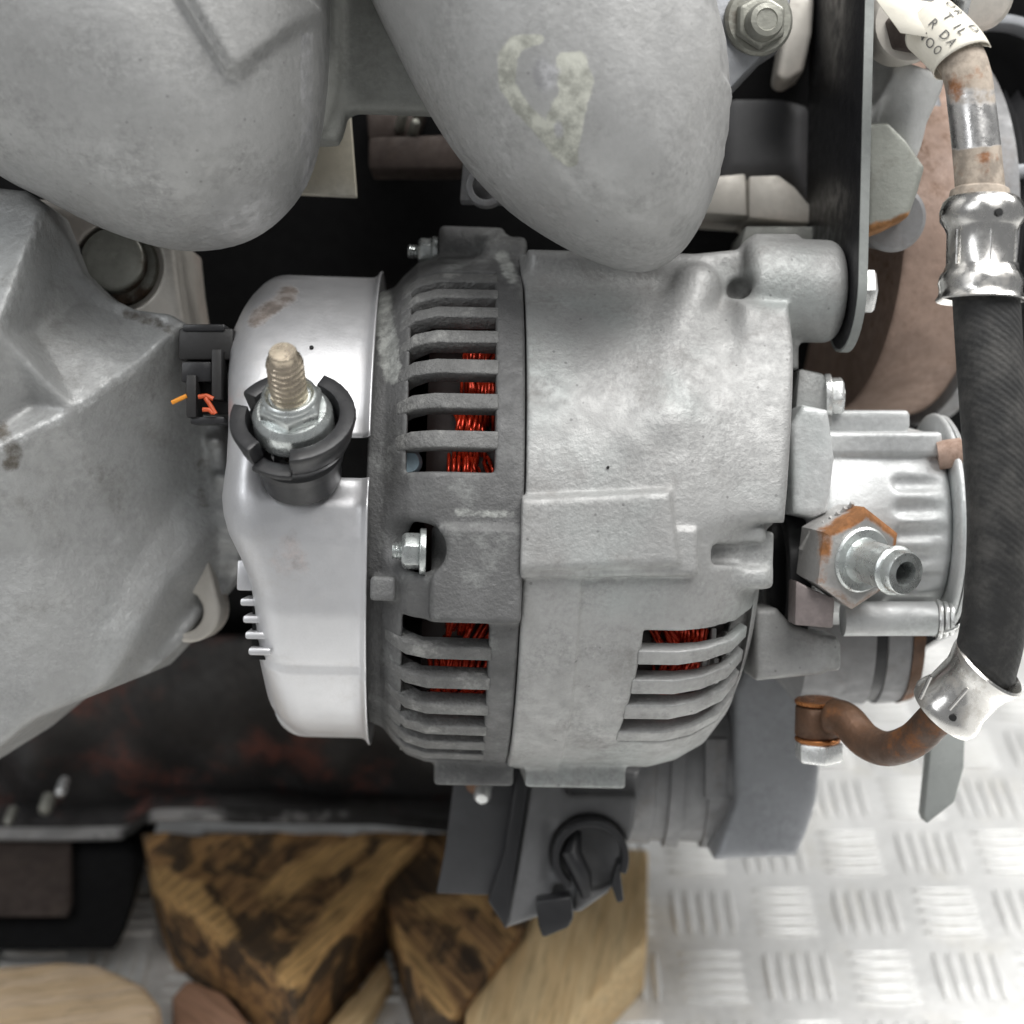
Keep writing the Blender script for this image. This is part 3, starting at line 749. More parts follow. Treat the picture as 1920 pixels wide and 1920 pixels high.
# lower lug with a dark hole
ll = P(352, 1145, -4.6)
def lug2(X, Y, Z):
    a = d_cap(X, Y, np.full_like(Z, 0), (ll[0], ll[1], 0), (ll[0] - .3, ll[1] + 1.2, 0), 0.70); a = np.maximum(a, np.abs(Z + 5.2) - 0.6)
    return np.maximum(a, -d_cyl(X, Y, Z, (ll[0] - .14, ll[1] - .02, -7), (ll[0] - .14, ll[1] - .02, -3), 0.47))
build('lower_lug', nets(lug2, (ll[0] - 1.4, ll[1] - 1, -6), (ll[0] + 1, ll[1] + 2.2, -4.3), 0.05), 'machined_beige', brk, smooth=180)
mb = MB(); mb.lathe((ll[0] - .14, ll[1], -5.6), (0.1, 0.1, 1), [(-.2, .44), (.3, .44), (.36, .36), (.36, .02)], 24)
build('lug_bolt', mb, 'bolt_old', brk, attrs={'oil': lambda fr: 0.55 + 0 * fr[:, 0]})

# ---------------------------------------------------------------- alternator
OA = np.array([0.0, 0.03, -5.6])
ps, rh = math.radians(2.9), math.radians(1.5)
Ry = np.array([[math.cos(ps), 0, math.sin(ps)], [0, 1, 0], [-math.sin(ps), 0, math.cos(ps)]])
Rz = np.array([[math.cos(rh), math.sin(rh), 0], [-math.sin(rh), math.cos(rh), 0], [0, 0, 1]])
RA = Rz @ Ry
def aray(x, y):
    o = RA.T @ (np.array([0, 0, CD]) - OA); d = RA.T @ np.array([(x - 960) / 100 / CD, (960 - y) / 100 / CD, -1.0]); return o, d
def acyl(x, y, R):
    o, d = aray(x, y); A = d[1] ** 2 + d[2] ** 2; Bq = o[1] * d[1] + o[2] * d[2]; C = o[1] ** 2 + o[2] ** 2 - R * R
    D = Bq * Bq - A * C; t = (-Bq - math.sqrt(max(D, 0))) / A; p = o + d * t
    return p[0], math.atan2(p[1], p[2])
def apl(x, y, c):
    o, d = aray(x, y); p = o + d * (c - o[2]) / d[2]; return p[0], p[1]
def A2F(V): return np.asarray(V, float) @ RA.T + OA
class AM(MB):
    """mesh in the alternator's own axes: a along the shaft, b up, c outwards to the viewer"""
    def done(s): s.v = [tuple(p) for p in A2F(s.v)]; return s
alt = thing('alternator', 'grey cast alternator with silver rear cover and red copper windings behind vent fins', 'alternator', A2F([(0, -5.9, 0)])[0])
X1 = np.array([1.0, 0, 0])
th = lambda y, x=880, R=5.6: acyl(x, y, R)[1]
av = lambda x, y, R=5.6: acyl(x, y, R)[0]
def Lrev(mbx, prof, a0=0, a1=2 * math.pi, n=64):  # section polygon [(a, r)], angle measured from c towards b
    # axis x, e1 = c axis; e2 = cross(x, z) = -y, so angles run negative
    return mbx.sector((0, 0, 0), X1, prof, -a0, -a1, n, ref=(0, 0, 1))
zA = lambda fr: np.zeros(len(fr))

# rear housing
aS = av(985, 800); aW = av(929, 800); aw0 = av(762, 800, 5.3)
tU0, tU1 = th(884), th(516); tL0, tL1 = th(1168), th(1428)
outer = [(av(690, 800, 4.8), -1), (av(690, 800, 4.8), 4.72), (av(722, 800, 4.9), 4.86), (av(742, 800, 5.1), 5.12), (av(772, 800, 5.4), 5.42), (av(815, 800), 5.58), (aS - .03, 5.62), (aS, 5.58), (aS, -1)]
inner = [(av(760, 800, 4.6), -2), (av(760, 800, 4.6), 4.55), (av(790, 800, 4.9), 5.24), (aW, 5.27), (aW, 4.7), (aS + .3, 4.7), (aS + .3, -2)]
def wedge(b, c, t0, t1):
    t0, t1 = min(t0, t1), max(t0, t1)
    n0 = (-math.cos(t0), math.sin(t0)); n1 = (math.cos(t1), -math.sin(t1))
    return np.maximum(n0[0] * b + n0[1] * c, n1[0] * b + n1[1] * c)
mt = apl(800, 985, 5.6); mb2 = apl(800, 1165, 5.4); nutb = apl(765, 1034, 5.3)
def rear(a, b, c):
    r = np.hypot(b, c)
    f = np.maximum(d_poly(a, r, outer), -d_poly(a, r, inner))
    for t0, t1 in ((tU0, tU1 + .04), (tL0, tL1)):
        w = np.maximum(wedge(b, c, t0, t1), np.maximum(av(764, 800, 5.3) - a, a - aW))
        f = smax(f, -w, 0.08)
    # bosses for the through bolts
    top = d_cyl(a, b, c, (av(822, 480), 5.62, 0.9), (av(945, 480), 5.62, 0.9), 0.52, .12)
    f = smin(f, top, 0.12)
    f = smin(f, d_cyl(a, b, c, (av(900, 480), 5.35, 1.2), (av(985, 480), 5.35, 1.2), 0.55, .12), 0.2)
    mid = d_box(a, b, c, ((mt[0] + aS) / 2 + .05, (mt[1] + mb2[1]) / 2, 4.6), ((aS - mt[0]) / 2 - .05, (mt[1] - mb2[1]) / 2, 1.12), 0.10)
    f = smin(f, mid, 0.12)
    bot = d_box(a, b, c, (av(880, 1430) + .1, -5.25, 0.35), (0.85, 0.66, 1.15), 0.08)
    f = smin(f, bot, 0.1)
    # hollow ahead of the middle nut
    f = smax(f, -d_cap(a, b, c, (nutb[0] - .25, nutb[1] + .1, 5.35), (mt[0] - .1, nutb[1] + .05, 5.45), 0.5), 0.18)
    tb = apl(706, 1103, 5.1); f = smin(f, d_box(a, b, c, (tb[0] + .12, tb[1], 4.9), (.24, .23, .3), .05), 0.08)
    return f
V, Q = nets(rear, (-3.3, -6.2, -6.0), (aS + .2, 6.4, 6.1), 0.055)
chA = near([(690, 620), (715, 560), (735, 700)], 40); chB = near([(940, 480), (960, 520)], 26); chC = near([(860, 960), (960, 965)], 18)
build('rear_housing', (A2F(V), Q), 'cast_rear', alt, smooth=180, attrs={'chalk': lambda fr: np.maximum(np.maximum(.62 * chA(fr), .62 * chB(fr)), .5 * chC(fr))})

def fin(t0, t1, prof, mat='cast_fin'):
    m = AM(); Lrev(m, prof, t0, t1, 3); m.done()
    return build('cooling_fin', m, mat, alt, bevel=0.035, seg=2, smooth=50)
def finprof(s, aR):
    aL = av(724, 800, 4.9) + s
    return [(aL, 4.52), (aL, 4.84), (av(745, 800, 5.1) + s, 5.16), (av(772, 800, 5.4) + s, 5.46), (av(815, 800) + s, 5.60), (aR + .06, 5.62), (aR + .06, 5.27), (av(805, 800) + s, 5.24), (av(775, 800, 5.4) + s, 5.02), (av(752, 800, 5.1) + s, 4.68)]
for y0, y1 in ((513, 529), (542, 558), (575, 594), (619, 642), (673, 700), (737, 766), (807, 840)):
    fin(th(y1), th(y0), finprof(0, aW))
for y0, y1 in ((1213, 1238), (1271, 1293), (1323, 1341), (1362, 1379), (1391, 1406), (1414, 1424)):
    fin(th(y1), th(y0), finprof(-0.02, aW))

# front housing
shL = [(aS + .03, -1), (aS + .03, 5.60), (av(1290, 1000), 5.60), (av(1345, 1000), 5.45), (av(1395, 1000, 5.3), 5.12), (av(1428, 1000, 5.0), 4.6), (av(1446, 1000, 4.6), 3.9), (av(1452, 1000, 4.4), 3.0), (av(1452, 1000, 4.4), -1)]
shI = [(aS - .3, -2), (aS - .3, 5.0), (av(1290, 1000, 5.2), 5.0), (av(1360, 1000, 5), 4.6), (av(1400, 1000, 4.6), 3.8), (av(1400, 1000, 4.4), -2)]
tF0, tF1 = th(1186, 1290), th(1392, 1250)
aF0, aF1 = av(1207, 1187), av(1158, 1392)
EC = np.array([0, *apl(1490, 545, 2.75)[1:], 2.75]); e0 = apl(1405, 545, 3.7)[0]; e1 = apl(1577, 545, 3.0)[0]
eb = EC[1]
pl = [apl(x, y, 5.1) for x, y in [(1268, 985), (1472, 985), (1484, 880), (1506, 700), (1512, 640), (1512, 548), (1408, 545), (1400, 640), (1358, 740), (1290, 830), (1240, 900)]]
pad = [apl(x, y, 5.75) for x, y in [(960, 930), (1260, 915), (1268, 985), (1310, 990), (1312, 1080), (960, 1085)]]
pad2 = [apl(x, y, 5.85) for x, y in [(960, 935), (1258, 920), (1276, 1062), (960, 1075)]]
plH = lambda a, b: 5.44 - 0.150 * np.maximum(b, 0) ** 1.55
w1, w2 = apl(1318, 530, 4.0), apl(1190, 830, 5.4); w3, w4 = apl(1425, 590, 4.2), apl(1255, 790, 5.4)
q1 = apl(1275, 630, 5.0); q2 = apl(1120, 860, 5.4); q3 = apl(1385, 545, 3.9)
tpl = [apl(x, y, 2.0) for x, y in [(985, 480), (1290, 488), (1372, 480), (1402, 452), (1480, 452), (1480, 700), (985, 700)]]
def front(a, b, c):
    r = np.hypot(b, c)
    f = np.maximum(d_poly(a, r, shL), -d_poly(a, r, shI))
    w = np.maximum(wedge(b, c, tF0, tF1), np.maximum(np.maximum((aF0 + (aF1 - aF0) * sstep(tF0, tF1, np.arctan2(b, c))) - a, a - av(1416, 1200, 4.9)), 3.9 - r))
    f = smax(f, -w, 0.08)
    # raised band next to the split line and its facets
    band = np.maximum(np.maximum(r - 5.68, 4.9 - r), np.maximum(aS + .03 - a, a - (aS + 1.12))); f = smin(f, np.where(b < -0.5, band, 1), 0.06)
    plate = d_poly(a, b, pl); plate = smax(plate + .05, np.maximum(0.9 * (c - plH(a, b)), 2.6 - c), 0.28)
    f = smin(f, d_cap(a, b, c, (w1[0], w1[1], 3.2), (w2[0], w2[1], 4.95), 0.5, 0.46), 0.28)
    f = smin(f, d_cap(a, b, c, (w3[0], w3[1], 3.1), (w4[0], w4[1], 4.85), 0.55, 0.45), 0.5)
    f = smin(f, plate, 0.40)
    web = d_ext(a, b, c, tpl, 0.6, 3.0, 0.2); f = smin(f, web, 0.35)
    ear = d_cyl(a, b, c, (e0, eb, 2.75), (e1, eb, 2.75), 1.06, .30); f = smin(f, ear, 0.16)
    f = smax(f, -d_cap(a, b, c, (e0 - .22, eb + .02, 3.95), (e0 - .05, eb - .1, 2.9), 0.26, 0.26), 0.10)  # pocket left of the ear
    f = smin(f, d_ext(a, b, c, pad, 4.0, 5.72, 0.12), 0.05)
    f = smin(f, d_ext(a, b, c, pad2, 4.0, 5.88, 0.14), 0.06)
    g1 = apl(1290, 1045, 4.6); g2 = apl(1446, 1045, 4.6); f = smin(f, d_box(a, b, c, ((g1[0] + g2[0]) / 2, g1[1], 4.0), ((g2[0] - g1[0]) / 2, .55, .86), .08), 0.1)
    # shelf ribs on the right
    s1 = apl(1265, 998, 5.2); s2 = apl(1440, 998, 5.2)
    f = smin(f, d_box(a, b, c, ((s1[0] + s2[0]) / 2, s1[1], 4.5), ((s2[0] - s1[0]) / 2, .16, .62), .10), 0.08)
    s1 = apl(1300, 1080, 5.0); s2 = apl(1446, 1080, 5.0)
    f = smin(f, d_box(a, b, c, ((s1[0] + s2[0]) / 2, s1[1], 4.4), ((s2[0] - s1[0]) / 2, .20, .62), .14), 0.14)
    s1 = apl(1380, 1040, 5.2); f = smax(f, -d_box(a, b, c, (s1[0], s1[1], 5.4), (.50, .20, .50), .12), 0.12)
    # bottom boss with a flat underside
    s1 = apl(985, 1440, 1.0); s2 = apl(1170, 1440, 1.0)
    f = smin(f, d_box(a, b, c, ((s1[0] + s2[0]) / 2 - .02, -5.2, 0.35), ((s2[0] - s1[0]) / 2, .72, 1.15), .05), 0.12)
    return f
V, Q = nets(front, (aS - .1, -6.2, -6.0), (e1 + .3, 6.4, 6.3), 0.055)
build('front_housing', (A2F(V), Q), 'cast_front', alt, smooth=180)
fr_prof = lambda s: [(s - .05, 5.28), (s - .05, 5.62), (av(1290, 1000), 5.61), (av(1345, 1000), 5.46), (av(1395, 1000, 5.3), 5.13), (av(1425, 1000, 5.0), 4.62), (av(1408, 1000, 4.8), 4.45), (av(1372, 1000, 5), 5.0), (av(1330, 1000), 5.22), (av(1290, 1000), 5.28)]
for y0, y1 in ((1222, 1248), (1277, 1303), (1325, 1350), (1374, 1391)):
    t0, t1 = th(y1, 1290), th(y0, 1290); s = aF0 + (aF1 - aF0) * float(sstep(tF0, tF1, (t0 + t1) / 2))
    fin(t0, t1, fr_prof(s), 'cast_front')

# windings and core seen through the vents
m = AM(); Lrev(m, [(av(800, 800), .4), (av(800, 800), 4.2), (av(830, 800), 4.36), (av(1330, 1200, 4.4), 4.36), (av(1360, 1200, 4.4), 4.1), (av(1390, 1200, 4.2), .4)], n=72); m.done()
build('stator_core', m, 'winding_core', alt, smooth=60)
def strands(n, t0, t1, x0, x1, seed):
    rg = np.random.default_rng(seed); m = AM()
    for k in range(n):
        if k % 7 == 0: bt, bx, bd, ba, br_ = rg.uniform(t0, t1), rg.uniform(x0, x1), rg.uniform(.20, .36), rg.normal(.18, .26), rg.uniform(4.5, 4.95)
        t = bt + rg.normal(0, .015); x = bx + (k % 7) * .078 + rg.normal(0, .015); dt = bd; da = ba + rg.normal(0, .09); rr = br_ + rg.normal(0, .03); P_ = []
        for u in np.linspace(0, 1, 7):
            tt = t - dt / 2 + dt * u; r = rr - .35 * (2 * u - 1) ** 2 ; a = x + da * u * u
            P_.append((a, r * math.sin(tt), r * math.cos(tt)))
        m.tube(P_, rg.uniform(.036, .05), 6)
    return m.done()
for n, t0, t1, x0, x1, sd in ((77, tU0 - .05, tU1 - .25, av(828, 800), av(905, 800), 3), (77, tL1 + .2, tL0 + .05, av(785, 1200), av(890, 1200), 4), (63, tF1 + .1, tF0 + .05, av(1215, 1200), av(1300, 1200), 5)):
    o = build('copper_winding', strands(n, min(t0, t1), max(t0, t1), x0, x1, sd), 'enamel_wire', alt, smooth=180); o['kind'] = 'stuff'
q = apl(776, 866, 5.0); m = AM(); m.lathe((q[0] - .1, q[1], 4.75), (0, 0, 1), [(-.4, .26), (.1, .26), (.2, .2), (.22, .05)], 16); build('terminal_block', m.done(), 'blue_plastic', alt)
for x, y in ((1335, 1200), (1362, 1208), (1318, 1256), (1340, 1256)):
    q = apl(x, y, 3.7); m = AM(); m.box((q[0], q[1], 3.65), (.05, .25, .25)); build('rotor_claw', m.done(), 'cast_bright', alt, bevel=.02)

# silver rear cover
aR = av(688, 1000, 5.1)
outl = [(470, 545), (448, 572), (430, 612), (424, 700), (424, 790), (420, 860), (411, 930), (414, 965), (424, 1005), (446, 1055), (466, 1110), (474, 1160), (480, 1238), (490, 1285), (500, 1325), (512, 1352), (530, 1368)]
ol = sorted([(acyl(x, y, 4.75)[1], acyl(x, y, 4.75)[0]) for x, y in outl])
ot = np.array([p[0] for p in ol]); oa = np.array([p[1] for p in ol])
RC = 5.04; NTH = 190
ths = np.linspace(-2.0, 2.0, NTH)
tc = lambda y: acyl(600, y, RC)[1]
t815, t893, t925, t1248 = tc(815), tc(893), tc(930), tc(1250)
aN = acyl(520, 850, RC)[0]
V = []; F = []; rows = []
for t in ths:
    aL = np.interp(t, ot, oa)
    base = np.concatenate([[aR, aR - .03, aR - .08, aR - .16], np.linspace(aR - .3, aL + .72, 22), aL + .72 - .72 * np.sin(np.linspace(.15, 1, 9) * math.pi / 2), [aL, aL + .03, aL + .05]])
    rr = np.concatenate([[RC + .15, RC + .14, RC + .06, RC + .01], np.full(22, RC), RC - .72 * (1 - np.cos(np.linspace(.15, 1, 9) * math.pi / 2)), [RC - 1.3, RC - 2.4, RC - 3.8]])
    tb = acyl(600, 1085, RC)[1]
    flat = 4.985 / max(math.cos(t - tb), .5)
    for a, r in zip(base, rr):
        dr = 0.0
        if t < t1248: dr += 0.05 * sstep(t1248, t1248 - .02, t)
        dr -= 0.035 * math.exp(-((t - t1248) / .012) ** 2)
        if t893 - .16 < t <= t893 + .05 and a > aN - .6: dr -= 0.34 * (1 - sstep(0, .115, t893 - t)) * sstep(aN - .6, aN, a)
        if acyl(600, 1240, RC)[1] < t < acyl(600, 940, RC)[1]: r = min(r, flat * r / RC)
        r += dr; V.append((a, r * math.sin(t), r * math.cos(t)))
    rows.append(len(base))
m_ = rows[0]
for i in range(NTH - 1):
    tm = (ths[i] + ths[i + 1]) / 2
    for j in range(m_ - 1):
        am = V[i * m_ + j][0]
        if t893 < tm < t815 and am > aN: continue
        F.append((i * m_ + j, i * m_ + j + 1, (i + 1) * m_ + j + 1, (i + 1) * m_ + j))
mb = MB(); mb.add(A2F(V), F)
stn = near([(478, 600), (520, 565), (545, 552)], 34)
def blush(fr):
    x, y = proj(fr); return 0.55 * np.exp(-((x - 550) / 60) ** 2 - ((y - 1040) / 60) ** 2) + 0.5 * np.exp(-((x - 450) / 25) ** 2 - ((y - 740) / 35) ** 2)
cov = build('rear_cover', mb, 'cover_tin', alt, smooth=60, attrs={'stain': lambda fr: .6 * stn(fr), 'blush': blush})
md = cov.modifiers.new('thickness', 'SOLIDIFY'); md.thickness = 0.05 * S; md.offset = -1
def spot(x, y, R=RC, sz=.03):
    a, t = acyl(x, y, R); m = AM(); m.lathe((a, R * math.sin(t), R * math.cos(t)), (0, math.sin(t), math.cos(t)), [(-.02, sz), (.012, sz * .9), (.02, sz * .3)], 7); return m.done()
build('dirt_speck', spot(584, 651, RC + .03, .045), 'void_dark', cov)
build('dirt_speck', spot(1140, 876, 5.63, .03), 'void_dark', alt)
build('dirt_speck', spot(820, 1140, 5.68, .03), 'void_dark', alt)
# louvres on the cover's end face
for x, y, h, mt_ in ((456, 1078, .30, 'cover_tin'), (462, 1128, .075, 'cover_tin'), (467, 1160, .075, 'cover_tin'), (471, 1190, .075, 'cover_tin'), (477, 1220, .075, 'cover_tin')):
    a, b = apl(x, y, 3.9); m = AM(); m.box((a + .12, b, 3.6), (.22, h, .5)); build('end_louvre', m.done(), mt_, cov, bevel=.05)
m = AM(); a, b = apl(474, 1165, 3.6); m.box((a + .2, b, 3.3), (.2, .75, .4)); build('end_shadow_box', m.done(), 'void_dark', cov).name = 'louvre_shadow'  # dark box added to stand for the shade behind the louvres

# through-bolt nuts
def nut(o, ax, r, hgt, washer, stud_r, stud_l, name='through_bolt', mat='zinc', par=alt, ph=0.3):
    root = MB(); o = np.asarray(o, float); ax = np.asarray(ax, float) / np.linalg.norm(ax)
    root.lathe(o, ax, [(0, r * .97), (.02, r), (hgt * .82, r), (hgt, r * .84), (hgt, stud_r)], 6, ph=ph)
    n = build(name, root, mat, par, bevel=.02, smooth=30)
    w = MB(); w.lathe(o, ax, [(-.12, washer), (-.01, washer), (.0, washer * .96), (.01, washer * .5)], 28); build('washer', w, mat, n, bevel=.01)
    sgs = [(0, stud_r)]; h = hgt * .9
    while h < hgt + stud_l - .06: sgs += [(h, stud_r), (h + .035, stud_r * .86), (h + .07, stud_r)]; h += .07
    sgs += [(hgt + stud_l, stud_r * .8), (hgt + stud_l, .01)]
    s_ = MB(); s_.lathe(o, ax, sgs, 18); build('stud_end', s_, mat, n, smooth=50)
    return n
axA = RA @ np.array([-1.0, 0, 0])
q = A2F([(av(818, 490) - .10, 5.55, 1.0)])[0]; nut(q, axA, .30, .30, .34, .15, .22)
q = A2F([(mt[0] - .12, apl(790, 1034, 5.4)[1], 5.28)])[0]; nut(q, axA, .36, .34, .44, .17, .18)
q = A2F([(av(790, 1420) - .02, -5.15, 0.7)])[0]; nut(q, axA, .28, .26, .32, .14, .2)

# terminal stud, flange nut and black insulator
TD = np.array([0.0, 0.645, 0.765]); TD /= np.linalg.norm(TD)
TP = P(549, 781, 0.7)
ang = lambda deg: math.radians(deg)
def ins_sector(poly, d0, d1, n=14):
    m = MB(); _, e1_, e2_ = MB.basis(TD, (1, 0, 0)); m.sector(TP, TD, poly, ang(d0), ang(d1), n, ref=(1, 0, 0)); return m
m = MB(); m.sector(TP, TD, [(-1.62, .58), (-1.62, .76), (-1.12, .78), (-1.06, .84), (-.88, .86), (-.82, .82), (-.72, .86), (-.56, 1.0), (-.42, 1.06), (-.42, .82), (-.6, .74), (-1.3, .60)], 0, 2 * math.pi, 56, ref=(1, 0, 0))
ins = build('terminal_insulator', m, 'black_plastic', alt, smooth=35)
for d0, d1, h1 in ((-88, 64, .06), (108, 148, .04), (166, 232, .06), (232, 272, -.36)):
    m = ins_sector([(-.44, .82), (-.44, 1.05), (h1 - .10, 1.16), (h1, 1.14), (h1, .86), (min(-.2, h1 - .02), .83)], d0, d1)
    build('collar_segment', m, 'black_plastic', ins, bevel=.02, smooth=35)
m = MB(); m.lathe(TP, TD, [(-.3, .74), (.04, .74), (.10, .72), (.20, .63), (.22, .3)], 44)
fn = build('flange_nut', m, 'zinc', alt, smooth=35)
m = MB(); m.lathe(TP, TD, [(.14, .62), (.42, .62), (.54, .52), (.54, .3)], 6, ref=(1, 0, 0), ph=math.pi / 6); build('nut_hexagon', m, 'zinc', fn, bevel=.035, smooth=30)
m = MB(); m.lathe(TP, TD, [(.50, .52), (.57, .505), (.60, .45), (.54, .38), (.50, .38)], 40); build('nut_collar', m, 'zinc', fn, smooth=50)
pr = [(-1, .30)]; h = .4
while h < 1.36: pr += [(h, .335), (h + .035, .34), (h + .085, .280), (h + .115, .280)]; h += .13
pr += [(h, .315), (h + .05, .262), (h + .16, .258), (h + .20, .235), (h + .21, .02)]
m = MB(); m.lathe(TP, TD, pr, 32); build('terminal_stud', m, 'zinc_yellow', alt, smooth=55)
# connector socket with broken wires
cs = MB(); cs.box(P(395, 650, -2.4), (.55, .32, .5)); con = build('connector_socket', cs, 'socket_black', alt, bevel=.06)
for x, y, hx, hy, w in ((388, 618, .42, .07, -2.2), (375, 700, .30, .20, -2.1), (405, 740, .42, .42, -2.5), (365, 745, .10, .42, -1.9), (395, 790, .34, .07, -2.0), (412, 705, .10, .5, -1.9)):
    m = MB(); m.box(P(x, y, w), (hx, hy, .35)); build('socket_wall', m, 'black_plastic' if hy < .3 else 'socket_black', con, bevel=.03)
for pts, mt_ in (([(322, 755), (335, 749), (350, 742)], 'wire_orange'), ([(372, 744), (388, 742), (400, 748)], 'wire_red'), ([(385, 746), (392, 756), (404, 776)], 'wire_red'), ([(380, 768), (392, 768), (400, 775)], 'wire_red')):
    m = MB(); m.tube([P(x, y, -1.55) for x, y in pts], .045, 8); build('wire_stub', m, mt_, con)
# ---------------------------------------------------------------- vacuum pump on the alternator's end
pump = thing('vacuum_pump', 'light grey ribbed cast vacuum pump bolted to the alternator end', 'vacuum pump', P(1640, 1190, -4.4))
pc = P(1640, 984, -4.6); pu = lambda x, w=-2.6: P(x, 984, w)[0]
pr0 = [(pu(1500, -4) , -1), (pu(1500, -4), 2.15), (pu(1545), 2.18), (pu(1740), 2.12), (pu(1778), 2.02), (pu(1786), 1.9), (pu(1786), -1)]
flp = PU([(1478, 800), (1500, 760), (1548, 770), (1560, 860), (1548, 960), (1520, 972), (1482, 962)], -2.4)
def pumpf(X, Y, Z):
    b = Y - pc[1]; c = Z - pc[2]; r = np.hypot(b, c); t = np.arctan2(b, c)
    f = d_poly(X, r, pr0)
    f = smin(f, d_ext(X, Y, Z, flp, -5.0, -2.1, .12), 0.1)
    for y0, y1, xa, xb, h in ((770, 808, 1545, 1724, 1.2), (812, 858, 1550, 1775, 1.36)):
        cy = P(0, (y0 + y1) / 2, -3.6)[1]; hy = abs(P(0, y0, -3.6)[1] - P(0, y1, -3.6)[1]) / 2
        f = smin(f, d_box(X, Y, Z, ((pu(xa) + pu(xb)) / 2, cy, pc[2] + .4 + (0 if y0 > 800 else -.3)), ((pu(xb) - pu(xa)) / 2, hy, h), .10), 0.1)
    for y in (906, 954, 1000, 1046, 1090, 1130):
        cy = P(0, y, -2.4)[1]
        sy = np.clip((cy - pc[1]) / 2.12, -.95, .95); f = smax(f, -d_cap(X, Y, Z, (pu(1690), pc[1] + 2.2 * sy, pc[2] + 2.2 * math.sqrt(1 - sy * sy)), (pu(1800), pc[1] + 2.2 * sy, pc[2] + 2.2 * math.sqrt(1 - sy * sy)), .20), 0.08)
    f = smin(f, d_cyl(X, Y, Z, (pu(1790), pc[1], pc[2]), (pu(1806), pc[1], pc[2]), 2.42, .08), 0.05)
    return f
build('body', nets(pumpf, (5.2, -3.3, -7.4), (9.8, 2.9, -1.6), 0.06), 'cast_pump', pump, smooth=180)
m = MB(); m.lathe((pu(1808), pc[1], pc[2]), (1, 0, 0), [(0, 2.36), (.06, 2.38), (.12, 2.3), (.16, 1.6), (.16, .1)], 64); build('end_plate', m, 'cast_pump', pump)
m = MB(); m.lathe(P(1786, 850, -2.9), (1, 0.15, .2), [(-.3, .30), (.18, .30), (.26, .22), (.28, .02)], 24); build('cap_screw', m, 'rust_disc', pump)
# top mounting block with hex bolt
m = MB(); m.prism([P(x, y, -3.0) for x, y in [(1498, 690), (1545, 700), (1562, 735), (1562, 800), (1488, 810)]], (0, 0, -1.2)); build('mount_block', m, 'cast_front', pump, bevel=.08)
nut(P(1558, 742, -3.2), (1, 0.02, .12), .40, .26, .46, .2, .02, 'flange_bolt', 'zinc_white', pump)
# black gasket ring between pump and alternator
m = MB(); m.sector((pu(1478, -3), P(0, 1085, -3)[1], -4.4), (1, 0, 0), [(0, 1.2), (.45, 1.2), (.45, 1.62), (0, 1.62)], 0, 2 * math.pi, 48); build('drive_seal', m, 'black_plastic', pump, bevel=.04)
# hexagonal union with its hose nipple
ND = np.array([0.42, -0.17, 0.89]); ND /= np.linalg.norm(ND); N0 = P(1612, 1048, -1.75)
m = MB(); m.lathe(N0, ND, [(-.9, 1.0), (0, 1.12), (.06, 1.08), (.08, .5)], 6, ref=(0.3, 1, 0), ph=0.25)
rimm = lambda fr: np.clip(sstep(.62, .98, np.linalg.norm((fr - N0) - ((fr - N0) @ ND)[:, None] * ND, axis=1)) * 0.80 * sstep(-.9, .0, (fr - N0) @ ND) * (.8 + .35 * ((fr - N0) @ np.array([.5, .6, 0]))) , 0, 1)
bm_o = MB(); bm_o.lathe(N0, ND, [(-.9, .95), (-.6, 1.0), (-.3, 1.02), (-.06, 1.04), (.0, .99), (.04, .93), (.06, .86), (.06, .80), (.06, .74), (.06, .68), (.06, .5)], 6, ref=(0.3, 1, 0), ph=0.25)
hexu = build('union_hexagon', bm_o, 'union_steel', pump, smooth=30, attrs={'rust': rimm})
for k in range(7):
    d = P(1508 + 13 * k, 1012 - 9 * k, -2.0); m = MB(); m.tube([d + np.array([-.05, -.18, -.1]), d + np.array([.10, .16, .16])], .05, 8); build('knurl_ridge', m, 'union_steel', hexu, attrs={'rust': zero})
m = MB(); m.lathe(N0, ND, [(0, .66), (.10, .66), (.14, .62), (.14, .46), (.22, .43), (1.0, .42), (1.04, .47), (1.10, .49), (1.16, .46), (1.18, .43), (1.36, .43), (1.42, .40), (1.42, .235), (1.2, .225), (.7, .22), (.7, .01)], 48)
build('hose_nipple', m, 'zinc', pump, smooth=35)
m = MB(); m.lathe(N0 + ND * .72, ND, [(0, .215), (.01, .01)], 24); build('nipple_bore', m, 'void_dark', pump)
m = MB(); m.prism([P(x, y, -1.9) for x, y in [(1492, 1088), (1530, 1108), (1566, 1122), (1562, 1178), (1490, 1172)]], (0, 0, -.8)); build('mount_plate', m, 'brown_plate', pump, bevel=.05)
ft = PU([(1412, 1140), (1452, 1138), (1480, 1168), (1530, 1186), (1566, 1192), (1560, 1240), (1540, 1262), (1412, 1275)], -3.2)
def foot(X, Y, Z):
    f = d_ext(X, Y, Z, ft, -4.6, -2.9, .14)
    c = P(1555, 1230, -3); return smin(f, d_box(X, Y, Z, (c[0] + .05, c[1], -3.6), (.2, .32, .6), .1), .1)
build('mount_foot', nets(foot, (4.9, -4.0, -4.8), (7.6, -1.7, -2.6), .055), 'cast_front', pump, smooth=180, attrs=None)
m = MB(); a, b = P(1580, 1160, -2.9), P(1752, 1160, -2.9); m.lathe(a, b - a, [(0, .36), (np.linalg.norm(b - a), .355), (np.linalg.norm(b - a) + .01, .1)], 32); build('spacer_tube', m, 'cast_pump', pump)
for i, (x, r) in enumerate(((1756, .40), (1768, .36), (1778, .34))):
    m = MB(); m.lathe(P(x, 1161, -2.9), (1, 0, .1), [(0, r), (.04, r * 1.05), (.08, r), (.09, .1)], 28); build('spring_washer', m, 'zinc_white', pump)
